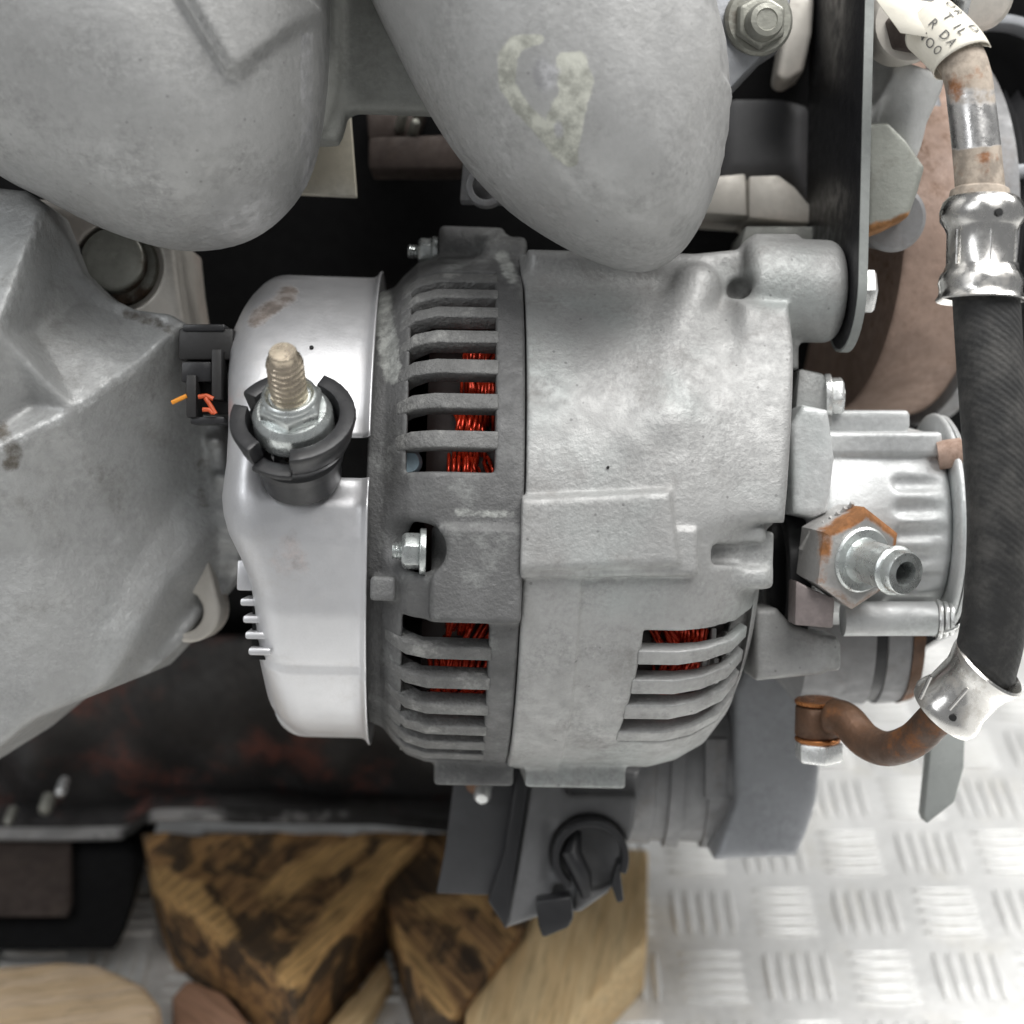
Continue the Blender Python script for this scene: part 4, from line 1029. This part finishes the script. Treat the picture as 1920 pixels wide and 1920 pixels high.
m = MB(); m.tube([P(1770, 1186, -2.4), P(1788, 1180, -2.2), P(1800, 1172, -2.0)], .035, 6); build('lock_wire', m, 'zinc_white', pump)

# ---------------------------------------------------------------- adjuster bar and its bolt
aj = thing('adjuster_bar', 'flat black steel adjuster bar running up from the alternator ear', 'adjuster bar', A2F([(e1 + .02, eb - 1.4, 2.7)])[0])
ub = e1 + 0.02; yb = [(-1.55, 0.0)]
def bararc(r, top): return [(12.0, top), (eb, 3.0 + r)] + [(eb - r * math.sin(t), 3.0 + r * math.cos(t)) for t in np.linspace(0, math.pi, 25)[1:-1]]
outp, inp_ = bararc(1.27, 4.2), bararc(1.21, 4.14)
poly = inp_ + [(eb + .2, 1.6), (eb + 1.6, -.3), (12.0, -.5)]
m = AM(); m.prism([(ub, b, c) for b, c in poly], (0.17, 0, 0)); m.done()
me_ = AM(); nn = len(outp); me_.add([(ub - .004, b, c) for b, c in outp] + [(ub + .174, b, c) for b, c in outp] + [(ub - .004, b, c) for b, c in inp_] + [(ub + .174, b, c) for b, c in inp_],
    [q for i in range(nn - 1) for q in ((i, i + 1, nn + i + 1, nn + i), (i, i + 1, 2 * nn + i + 1, 2 * nn + i), (nn + i, nn + i + 1, 3 * nn + i + 1, 3 * nn + i), (2 * nn + i, 2 * nn + i + 1, 3 * nn + i + 1, 3 * nn + i))]); me_.done()
def edgew(fr):
    lc = (fr - OA) @ RA; return 0.75 * (lc[:, 2] > 3.9)
bar_ = build('bar', m, 'bar_black', aj, bevel=.02, attrs={'edge': zero})
build('bar_edge', me_, 'flap_grey', bar_, smooth=40)
bh = A2F([(ub + .30, eb, 2.95)])[0]
nut(bh, RA @ np.array([1, 0, .02]), .50, .36, .62, .2, .01, 'bar_bolt', 'zinc_white', aj, ph=.1)

# ---------------------------------------------------------------- oil hose with crimped ends
hose = thing('oil_hose', 'black rubber oil hose with crimped silver ferrules and steel end pipes', 'hose', P(1860, 1250, .3))
hp = spline([P(x, y, w) for x, y, w in [(1846, 500, .4), (1849, 560, .4), (1858, 700, .45), (1869, 850, .45), (1876, 970, .4), (1872, 1090, .2), (1860, 1190, -.1), (1843, 1262, -.4)]], 8)
m = MB(); m.tube(hp, .605, 40); build('rubber_hose', m, 'hose_rubber', hose, smooth=180)
def ferrule(o, d, prof, n=48, name='ferrule'):
    m = MB(); m.sector(o, d, prof, 0, 2 * math.pi, n); return build(name, m, 'chrome', hose, smooth=45)
fo = P(1842, 372, .4); fd = P(1838, 560, .4) - fo; L = np.linalg.norm(fd)
fpf = [(0, .45), (0, .66), (.08, .74), (.25, .80), (.42, .79), (.55, .70), (.66, .655), (1.25, .655), (1.36, .70), (1.46, .77), (1.6, .80), (1.72, .775), (1.82, .79), (1.9, .84), (1.93, .83), (1.84, .70), (1.2, .60), (.4, .6), (.2, .5)]
fr1 = ferrule(fo, fd, [(h * L / 1.88, r * .96) for h, r in fpf])
o_ = P(1873, 398, 1.18); m = MB(); m.lathe(o_, (0.25, 0, 1), [(-.05, .075), (.02, .075), (.025, .01)], 16); build('crimp_hole', m, 'void_dark', fr1)
for x0 in (1795, 1858, 1905):
    m = MB(); m.tube([P(x0, 430, 1.0 if x0 == 1858 else .75), P(x0 - 2, 495, 1.0 if x0 == 1858 else .75)], .035, 8); build('crimp_ridge', m, 'chrome', fr1)
go = P(1853, 1250, -.35); gd = P(1768, 1336, -.9) - go; G = np.linalg.norm(gd)
gpf = [(0, .72), (-.06, .74), (-.02, .78), (.1, .76), (.24, .70), (.38, .66), (.85, .66), (1.0, .72), (1.12, .75), (1.26, .70), (1.3, .60), (1.3, .3), (1.0, .5), (.3, .6)]
fr2 = ferrule(go, gd, [(h * G / 1.25, r * 1.0) for h, r in gpf])
m = MB(); m.lathe(P(1787, 1346, -.1), (0.1, -.1, 1), [(-.08, .065), (.02, .065), (.025, .01)], 14); build('crimp_hole', m, 'void_dark', fr2)
for a_, b_ in (((1745, 1268), (1725, 1310)), ((1815, 1290), (1780, 1330))):
    m = MB(); m.tube([P(*a_, .05), P(*b_, -.1)], .04, 8); build('crimp_ridge', m, 'chrome', fr2)
upp = spline([P(x, y, w) for x, y, w in [(1722, 18, -.5), (1738, 42, -.2), (1768, 70, .1), (1798, 104, .3), (1814, 145, .4), (1822, 200, .4), (1830, 270, .4), (1836, 335, .4), (1840, 385, .4)]], 7)
def prust(fr):
    x, y = proj(fr); n = np.zeros(len(fr))
    return np.clip(.50 * np.exp(-((y - 172) / 26) ** 2 - ((x - 1790) / 22) ** 2) + .50 * np.exp(-((y - 292) / 12) ** 2 - ((x - 1850) / 24) ** 2) + .34 * np.exp(-((y - 320) / 40) ** 2) + .33 * np.exp(-((y - 140) / 40) ** 2), 0, 1)
def bloom(fr):
    x, y = proj(fr); return np.clip(.95 * sstep(268, 284, y + (x - 1830) * .12) + .9 * sstep(178, 150, y) * sstep(70, 100, y) + .5 * np.exp(-((y - 185) / 20) ** 2), 0, 1)
m = MB(); m.tube(upp, np.interp(np.linspace(0, 1, len(upp)), [0, .3, .55, 1], [.36, .44, .43, .45]), 36)
build('upper_pipe', m, 'steel_pipe', hose, smooth=180, attrs={'rust': prust, 'bloom': bloom})
m = MB(); m.lathe(P(1837, 352, .4), fd, [(0, .45), (.05, .53), (.16, .55), (.3, .53), (.32, .3)], 36); build('pipe_bead', m, 'steel_pipe', hose, attrs={'rust': lambda fr: .3 + 0 * fr[:, 0], 'bloom': lambda fr: 1 + 0 * fr[:, 0]})
lpp = spline([P(x, y, w) for x, y, w in [(1790, 1312, -.8), (1750, 1352, -1.2), (1712, 1388, -1.7), (1664, 1404, -2.2), (1622, 1388, -2.7), (1588, 1352, -3.1), (1560, 1342, -3.4)]], 7)
m = MB(); m.tube(lpp, np.interp(np.linspace(0, 1, len(lpp)), [0, .5, 1], [.36, .35, .38]), 32); build('lower_pipe', m, 'rusty_pipe', hose, smooth=180)
bq = P(1532, 1348, -3.9)
m = MB(); m.lathe(bq + np.array([0, -.36, 0]), (0, 1, .1), [(0, .44), (.04, .47), (.62, .47), (.66, .44), (.66, .1)], 36); build('banjo_eye', m, 'rusty_pipe', hose)
for dy in (.33, -.46):
    m = MB(); m.lathe(bq + np.array([0.0, dy, .04]), (0, 1, .1), [(0, .46), (.02, .48), (.07, .48), (.09, .46), (.09, .1)], 36); build('copper_washer', m, 'copper', hose)
m = MB(); m.lathe(bq + np.array([.03, -.47, .06]), (0, -1, -.1), [(0, .52), (.36, .52), (.42, .46), (.42, .02)], 6, ref=(1, 0, .5)); build('banjo_bolt', m, 'zinc_white', hose, bevel=.03, smooth=30)

# paper tag round the pipe, printed with letters
tgt = thing('paper_tag', 'cream paper tag with printed letters wrapped round the upper steel pipe', 'tag', P(1770, 120, .8))
i0, i1 = 9, 23
sec = upp[i0:i1 + 1]; T = np.gradient(sec, axis=0); T /= np.linalg.norm(T, axis=1)[:, None]
refv = np.array([0, 0, 1.0]); RT = .56
def tagpt(u, ph, off=0.0):
    """u 0..1 along the pipe, ph angle round it, 0 faces the viewer"""
    k = u * (len(sec) - 1); i = min(int(k), len(sec) - 2); q = sec[i] + (sec[i + 1] - sec[i]) * (k - i); tt = T[i] + (T[i + 1] - T[i]) * (k - i); tt /= np.linalg.norm(tt)
    e1_ = refv - tt * (refv @ tt); e1_ /= np.linalg.norm(e1_); e2_ = np.cross(tt, e1_)
    return q + (e1_ * math.cos(ph) + e2_ * math.sin(ph)) * (RT + off)
V = []; F = []; nu, npn = 16, 40; phs = np.linspace(-1.35, 3.3, npn)
for u in np.linspace(0.0, 1.0, nu):
    for ph in phs: V.append(tagpt(u, ph))
for i in range(nu - 1):
    for j in range(npn - 1): F.append((i * npn + j, i * npn + j + 1, (i + 1) * npn + j + 1, (i + 1) * npn + j))
m = MB(); m.add(V, F); o = build('sleeve', m, 'paper', tgt, smooth=180); md = o.modifiers.new('thickness', 'SOLIDIFY'); md.thickness = .02 * S
# free flap that stands off the pipe and runs away to the upper left
e0_ = [tagpt(u, -1.35) for u in (0, .35, .7, 1.0)]
f0 = [P(1634, -12, .25), P(1655, 18, .32), P(1672, 40, .4), P(1688, 62, .5)]
m = MB(); m.add(e0_ + f0, [(i, i + 1, 5 + i, 4 + i) for i in range(3)]); o = build('flap', m, 'paper', tgt, smooth=180); md = o.modifiers.new('thickness', 'SOLIDIFY'); md.thickness = .02 * S
def letters(txt, u0, ph, size):
    cu = bpy.data.curves.new('txt', 'FONT'); cu.body = txt; cu.size = 1.0; cu.space_character = 1.35
    to = bpy.data.objects.new('txt', cu); COL.objects.link(to)
    me = bpy.data.meshes.new_from_object(to.evaluated_get(bpy.context.evaluated_depsgraph_get()))
    V = []; 
    for v in me.vertices: V.append(tagpt(min(max(u0 + v.co.x * size / 1.15, 0), 1), ph - v.co.y * size / RT, .022))
    F = [tuple(p.vertices) for p in me.polygons]
    bpy.data.objects.remove(to); bpy.data.curves.remove(cu)
    m = MB(); m.add(V, F); build('printed_letters', m, 'ink', tgt, smooth=180)
for txt, u0, ph in (('NOO', .25, .98), ('R DA', .30, .50), ('T IL', .35, .02), ('OR  D', .12, -.45)): letters(txt, u0, ph, .24)

# ---------------------------------------------------------------- top right: union nut, washer and castings
un = thing('pipe_union', 'hexagonal pipe union nut over a round flange at the top right corner', 'pipe fitting', P(1700, 100, -1.5))
m = MB(); m.lathe(P(1694, 50, -2.2), (.18, -.12, .9), [(-.4, .74), (.1, .76), (.22, .70), (.22, .2)], 48); build('round_flange', m, 'machined_beige', un, smooth=35)
m = MB(); m.lathe(P(1704, 52, -2.0), (.2, -.25, .9), [(0, .55), (.55, .52), (.62, .46), (.62, .1)], 6, ph=.4); build('stained_hexagon', m, 'rust_dark', un, bevel=.04, smooth=30)
m = MB(); m.sector(P(1742, 14, -1.2), (.30, -.42, .86), [(0, .42), (0, .62), (.55, .62), (.62, .56), (.62, .44), (.4, .40)], 0, 2 * math.pi, 6); build('union_nut', m, 'zinc_white', un, bevel=.03, smooth=30)
m = MB(); m.lathe(P(1742, 20, -1.2), (.30, -.42, .86), [(-.1, .46), (.2, .46), (.21, .1)], 32); build('nut_bore', m, 'void_dark', un)
m = MB(); m.lathe(P(1830, -10, -2.4), (.1, -.3, .9), [(-.8, .72), (.2, .72), (.34, .6), (.36, .1)], 40); tag(build('round_boss', m, 'machined_beige', smooth=40), 'stained round boss at the top edge right of the union nut', 'boss')
m = MB(); m.sector(P(1872, 190, -6.0), (.15, .1, 1), [(0, 1.62), (.5, 1.62), (.5, 1.86), (0, 1.86)], 0, 2 * math.pi, 64); tag(build('metal_ring', m, 'cast_cover_grey', bevel=.05), 'plain grey metal ring in the dark at the right edge', 'ring')

cc = PU([(1596, 60), (1660, 110), (1722, 126), (1776, 140), (1770, 168), (1744, 225), (1736, 268), (1722, 305), (1700, 300), (1666, 250), (1596, 262)], -2.9)
bs = [(*P(x, y, -2.9)[:2], w + .55) for x, y, w in [(1590, 40, -3.6), (1660, 90, -3.3), (1790, 120, -3.5), (1790, 330, -4.2), (1590, 330, -3.7), (1650, 140, -3.9), (1640, 240, -3.95), (1665, 135, -3.15), (1625, 262, -3.3), (1715, 190, -3.3), (1700, 130, -3.2), (1705, 300, -3.7)]]
HC = relief(bs, [(7, 8), (10, 9), (9, 11)], blur=3, res=.06)
f_ = lambda X, Y, Z: smax(d_poly(X, Y, cc), np.maximum(.7 * (Z - HC(X, Y)), -4.2 - Z), .12)
tag(build('webbed_casting', nets(f_, (6.7, 6.7, -4.4), (10.0, 10.9, -2.2), .06), 'cast_bright', smooth=180), 'bright webbed aluminium casting between the black bar and the steel pipe', 'casting')
# big hex plug
pg = P(1630, 332, -2.7)
lg = PU([(1622, 231), (1666, 228), (1702, 262), (1737, 311), (1724, 356), (1706, 404), (1662, 426), (1622, 440)], -2.7)
def plugr(fr):
    x, y = proj(fr); return .8 * sstep(398, 432, y + (x - 1640) * .30) + .25 * sstep(1700, 1735, x)
def lugf_(X, Y, Z): return d_ext(X, Y, Z + .10 * (X - 7.8) , lg, -3.6, -2.7, .10)
tag(build('faceted_lug', nets(lugf_, (6.7, 5.4, -4.4), (9.6, 8.8, -2.2), .055), 'plug_steel', smooth=180, attrs={'rust': plugr}), 'dull grey faceted steel lug with a rusty lower edge beside the black bar', 'lug')
m = MB(); m.lathe(P(1664, 408, -3.9), (.1, -.25, 1), [(-1, .70), (.4, .70), (.5, .6), (.5, .1)], 40); tag(build('plug_boss', m, 'cast_far', smooth=40), 'grey round boss directly below the faceted steel lug', 'boss')
# rusty pulley
pul = thing('rusty_pulley', 'large mottled pinkish brown rusty pulley behind the faceted steel lug', 'pulley', P(1680, 780, -8))
pc2 = np.array([9.35, 6.7, -8.9])
m = MB(); m.lathe(pc2, (1, 0, -.16), [(-1.5, 4.1), (-1.5, 4.24), (-1.42, 4.3), (.45, 4.3), (.45, .3)], 128); build('pulley_band', m, 'rust_disc', pul)
m = MB(); m.lathe(pc2, (1, 0, -.16), [(-1.49, .3), (-1.49, 4.12), (-1.3, 4.14), (-1.3, .3)], 128); build('pulley_face', m, 'block_black', pul)
m = MB(); m.lathe(pc2 + np.array([.46, 0, -.07]), (1, 0, -.16), [(0, .3), (0, 4.48), (.06, 4.56), (.5, 4.56), (.5, .3)], 128); build('pulley_rim', m, 'cast_far', pul)
rp = thing('ribbed_pulley', 'dark ribbed belt pulley in shadow behind the steel pipe', 'pulley', P(1900, 420, -9))
m = MB(); pf = [(0, .2)]
for k in range(9): pf += [(k * .3, 3.4), (k * .3 + .15, 3.15)]
pf += [(2.7, 3.4), (2.7, .2)]
m.lathe((11.2, 7.2, -9.2), (1, 0, .0), pf, 96); build('grooved_rim', m, 'black_plastic_dull', rp, smooth=25)
m = MB(); m.lathe(P(1770, 330, -8.4), (.5, .1, .9), [(-2, .8), (.3, .8), (.4, .7), (.4, .1)], 32); tag(build('dark_boss', m, 'rust_dark', smooth=40), 'dim olive brown boss between the rusty pulley and the steel pipe', 'boss')
m = MB(); m.lathe(P(1722, 655, -8.2), (0, 0, 1), [(-.3, .12), (.1, .12), (.2, .06)], 12); tag(build('copper_rivet', m, 'copper'), 'tiny copper coloured rivet in the dark right of the rusty pulley', 'rivet')

# bolt and web at the top between runner and bar
wb = [P(x, y, -2.2) for x, y in [(1300, -60), (1490, -60), (1474, 70), (1440, 92), (1364, 172), (1300, 200)]]
wt = thing('bolted_web', 'grey casting web with a dull round bolt at the top edge', 'casting', P(1400, 170, -2.2))
m = MB(); m.prism(wb, (0, 0, -1.2)); build('web', m, 'cast_cover_grey', wt, bevel=.08)
m = MB(); m.lathe(P(1420, 40, -2.2), (.12, -.1, 1), [(0, .70), (.12, .70), (.18, .64), (.18, .1)], 40); build('bolt_washer', m, 'bolt_old', wt, attrs={'oil': lambda fr: .38 + 0 * fr[:, 0]})
m = MB(); m.lathe(P(1424, 42, -2.0), (.12, -.1, 1), [(0, .56), (.16, .54), (.22, .48), (.22, .1)], 6); build('bolt_nut', m, 'bolt_old', wt, bevel=.05, smooth=30, attrs={'oil': zero})
m = MB(); m.lathe(P(1428, 44, -1.8), (.12, -.1, 1), [(0, .36), (.30, .36), (.38, .32), (.40, .22), (.37, .2), (.37, .01)], 32); build('bolt_end', m, 'bolt_old', wt, attrs={'oil': zero})
m = MB(); m.prism([P(x, y, -5.6) for x, y in [(1470, -60), (1530, -60), (1524, 60), (1508, 135), (1476, 155), (1456, 145), (1470, 60)]], (0, 0, -1)); tag(build('brown_strut', m, 'machined_beige', bevel=.15, seg=3), 'dull pinkish brown strut end left of the black bar', 'strut')
ds = PU([(1340, 150), (1470, 150), (1530, 190), (1530, 400), (1480, 345), (1340, 345)], -7.2)
f_ = lambda X, Y, Z: d_ext(X, Y, Z, ds, -9.4, -7.2 + 0, .5)
tag(build('dark_housing', nets(f_, (4.0, 6.5, -9.6), (8.0, 11, -6.9), .1), 'black_plastic_dull', smooth=180), 'black housing in the gap between right runner and adjuster bar', 'housing')
hd = thing('cylinder_head_ledge', 'beige machined ledge crossing behind the alternator ear', 'ledge', P(1420, 420, -6.6))
m = MB(); m.prism([P(x, y, -6.2) for x, y in [(1290, 335), (1398, 325), (1404, 405), (1290, 398)]], (0, 0, -2)); build('ledge_block', m, 'machined_beige', hd, bevel=.06)
m = MB(); m.prism([P(x, y, -6.0) for x, y in [(1404, 330), (1460, 328), (1490, 350), (1528, 395), (1528, 420), (1404, 408)]], (0, 0, -2)); build('ledge_block', m, 'machined_beige', hd, bevel=.06)
m = MB(); m.prism([P(x, y, -5.6) for x, y in [(1398, 424), (1530, 424), (1530, 470), (1385, 470)]], (0, 0, -2)); build('ledge_step', m, 'cast_flange', hd, bevel=.06)

# ---------------------------------------------------------------- below: plastic clip bracket, cylindrical housing, covers
pb = thing('clip_bracket', 'dark plastic bracket with an open round clip below the alternator', 'clip bracket', P(1010, 1760, -6.5))
m = MB(); m.prism([P(x, y, -7.2) for x, y in [(855, 1430), (975, 1430), (966, 1520), (944, 1680), (818, 1676), (835, 1590)]], (0, 0, -.35)); build('back_plate', m, 'black_plastic_dull', pb, bevel=.05)
m = MB(); m.prism([P(x, y, -6.9) for x, y in [(972, 1430), (1000, 1430), (966, 1640), (950, 1745), (914, 1690), (945, 1600)]], (0, 0, -.9)); build('channel_web', m, 'black_plastic', pb, bevel=.06)
bpy_ = PU([(1000, 1430), (1205, 1430), (1190, 1560), (1176, 1600), (1172, 1640), (1140, 1680), (1090, 1715), (1010, 1725), (942, 1748), (968, 1640)], -6.8)
rc = P(1106, 1602, -6.8)
def clipb(X, Y, Z):
    f = d_ext(X, Y, Z, bpy_, -8.2, -7.0, .12)
    # scooped seat for the pipe and the relief round it
    f = smax(f, -d_cyl(X, Y, Z, (rc[0], rc[1], -7.45), (rc[0], rc[1], -5), .90), .08)
    f = smax(f, -d_cap(X, Y, Z, (rc[0] - .95, rc[1] - .6, -6.8), (rc[0] - .9, rc[1] + .6, -6.8), .26), .1)
    c2 = P(1050, 1690, -7); f = smax(f, -d_box(X, Y, Z, (c2[0] + .1, c2[1] + .1, -6.9), (.26, .30, .5), .1), .1)
    c3 = P(1130, 1480, -7); return smax(f, -d_box(X, Y, Z, (c3[0], c3[1] + .1, -6.9), (.9, .25, .5), .2), .15)
build('bracket_body', nets(clipb, (-.6, -10.2, -8.5), (3.4, -5.4, -6.6), .06), 'plastic_grey', pb, smooth=180)
m = MB(); m.sector(rc, (0, 0, 1), [(-.5, .72), (.45, .72), (.45, .88), (-.5, .88)], math.radians(-25), math.radians(235), 40, ref=(1, 0, 0)); build('clip_ring', m, 'black_plastic', pb, bevel=.04)
m = MB(); m.prism([P(x, y, -6.5) for x, y in [(1158, 1622), (1172, 1612), (1164, 1640), (1170, 1690), (1158, 1694), (1146, 1660)]], (0, 0, -.7)); build('clip_tail', m, 'black_plastic', pb, bevel=.04)
m = MB(); m.tube([P(1078, 1560, -6.9), P(1070, 1600, -6.6), P(1090, 1640, -6.6), P(1100, 1680, -6.7)], [.16, .26, .24, .14], 16); build('clip_tongue', m, 'black_plastic', pb)
m = MB(); m.prism([P(x, y, -6.3) for x, y in [(1004, 1690), (1072, 1680), (1076, 1722), (1066, 1740), (1018, 1760), (1010, 1738)]], (0, 0, -.6)); build('clip_foot', m, 'black_plastic', pb, bevel=.07)
m = MB(); m.lathe(P(905, 1488, -6.9), (-.1, -.5, .8), [(-.4, .2), (.1, .2), (.2, .14), (.22, .02)], 16); build('bracket_screw', m, 'zinc_white', pb)
m = MB(); m.lathe(P(893, 1474, -7.0), (-.1, -.5, .8), [(-.2, .24), (.02, .24), (.04, .1)], 16); build('screw_bush', m, 'rusty_pipe', pb)

hs = thing('cylindrical_housing', 'grey stepped cylindrical housing below the front end of the alternator', 'housing', P(1280, 1590, -9))
hc = P(1250, 1420, -10.0); HR = 2.0
m = MB(); uu = lambda x: P(x, 1450, -8.3)[0]
m.lathe((0, hc[1], hc[2]), (1, -.05, .02), [(uu(1110), .3), (uu(1110), 1.9), (uu(1232), 1.95), (uu(1234), 1.86), (uu(1258), 1.86), (uu(1260), 2.0), (uu(1285), 2.0), (uu(1287), 1.84), (uu(1330), 1.84), (uu(1332), 1.97), (uu(1376), 1.97), (uu(1378), .4)], 72); build('stepped_body', m, 'cast_far', hs, smooth=30)
m = MB(); m.prism([P(x, y, -7.9) for x, y in [(1322, 1385), (1366, 1385), (1366, 1490), (1372, 1500), (1322, 1500)]], (0, 0, -.6)); build('side_lug', m, 'cast_far', hs, bevel=.06)
eb_ = PU([(1376, 1290), (1400, 1235), (1440, 1195), (1490, 1230), (1512, 1290), (1536, 1440), (1530, 1500), (1512, 1560), (1492, 1604), (1335, 1612), (1376, 1500)], -7.8)
f_ = lambda X, Y, Z: d_ext(X, Y, Z, eb_, -10.5, -7.6, .22)
tag(build('end_cover', nets(f_, (4.4, -9.6, -10.8), (8.0, -2.2, -7.2), .09), 'cast_cover_grey', smooth=180), 'smooth grey end cover below the alternator beside the chequer plate', 'cover')
rhh = thing('round_housing', 'grey round housing with a dark groove under the vacuum pump', 'housing', P(1600, 1330, -6))
hc2 = P(1600, 1160, -7.0); u2 = lambda x: P(x, 1260, -5.2)[0]
m = MB(); m.lathe((0, hc2[1], hc2[2]), (1, 0, .02), [(u2(1468), .3), (u2(1468), 1.3), (u2(1490), 1.55), (u2(1515), 1.9), (u2(1642), 1.96), (u2(1644), 1.86), (u2(1664), 1.86), (u2(1666), 1.94), (u2(1708), 1.9), (u2(1722), 1.8), (u2(1724), .4)], 72)
build('round_body', m, 'cast_far', rhh, smooth=35)
m = MB(); m.sector((0, hc2[1], hc2[2]), (1, 0, .02), [(u2(1643), 1.5), (u2(1665), 1.5), (u2(1665), 1.875), (u2(1643), 1.875)], 0, 2 * math.pi, 72); build('groove_band', m, 'black_plastic', rhh)
m = MB(); m.sector((0, hc2[1], hc2[2]), (1, 0, .02), [(u2(1712), 1.2), (u2(1735), 1.2), (u2(1735), 1.86), (u2(1712), 1.93)], 0, 2 * math.pi, 72); build('rust_band', m, 'rusty_pipe', rhh)
m = MB(); m.prism([P(x, y, -5.2) for x, y in [(1752, 1330), (1812, 1330), (1808, 1440), (1790, 1505), (1738, 1546), (1732, 1530)]], (.0, 0, -.5))
tag(build('metal_strip', m, 'flap_grey', bevel=.06), 'flat grey metal strip hanging below the lower ferrule', 'strip')
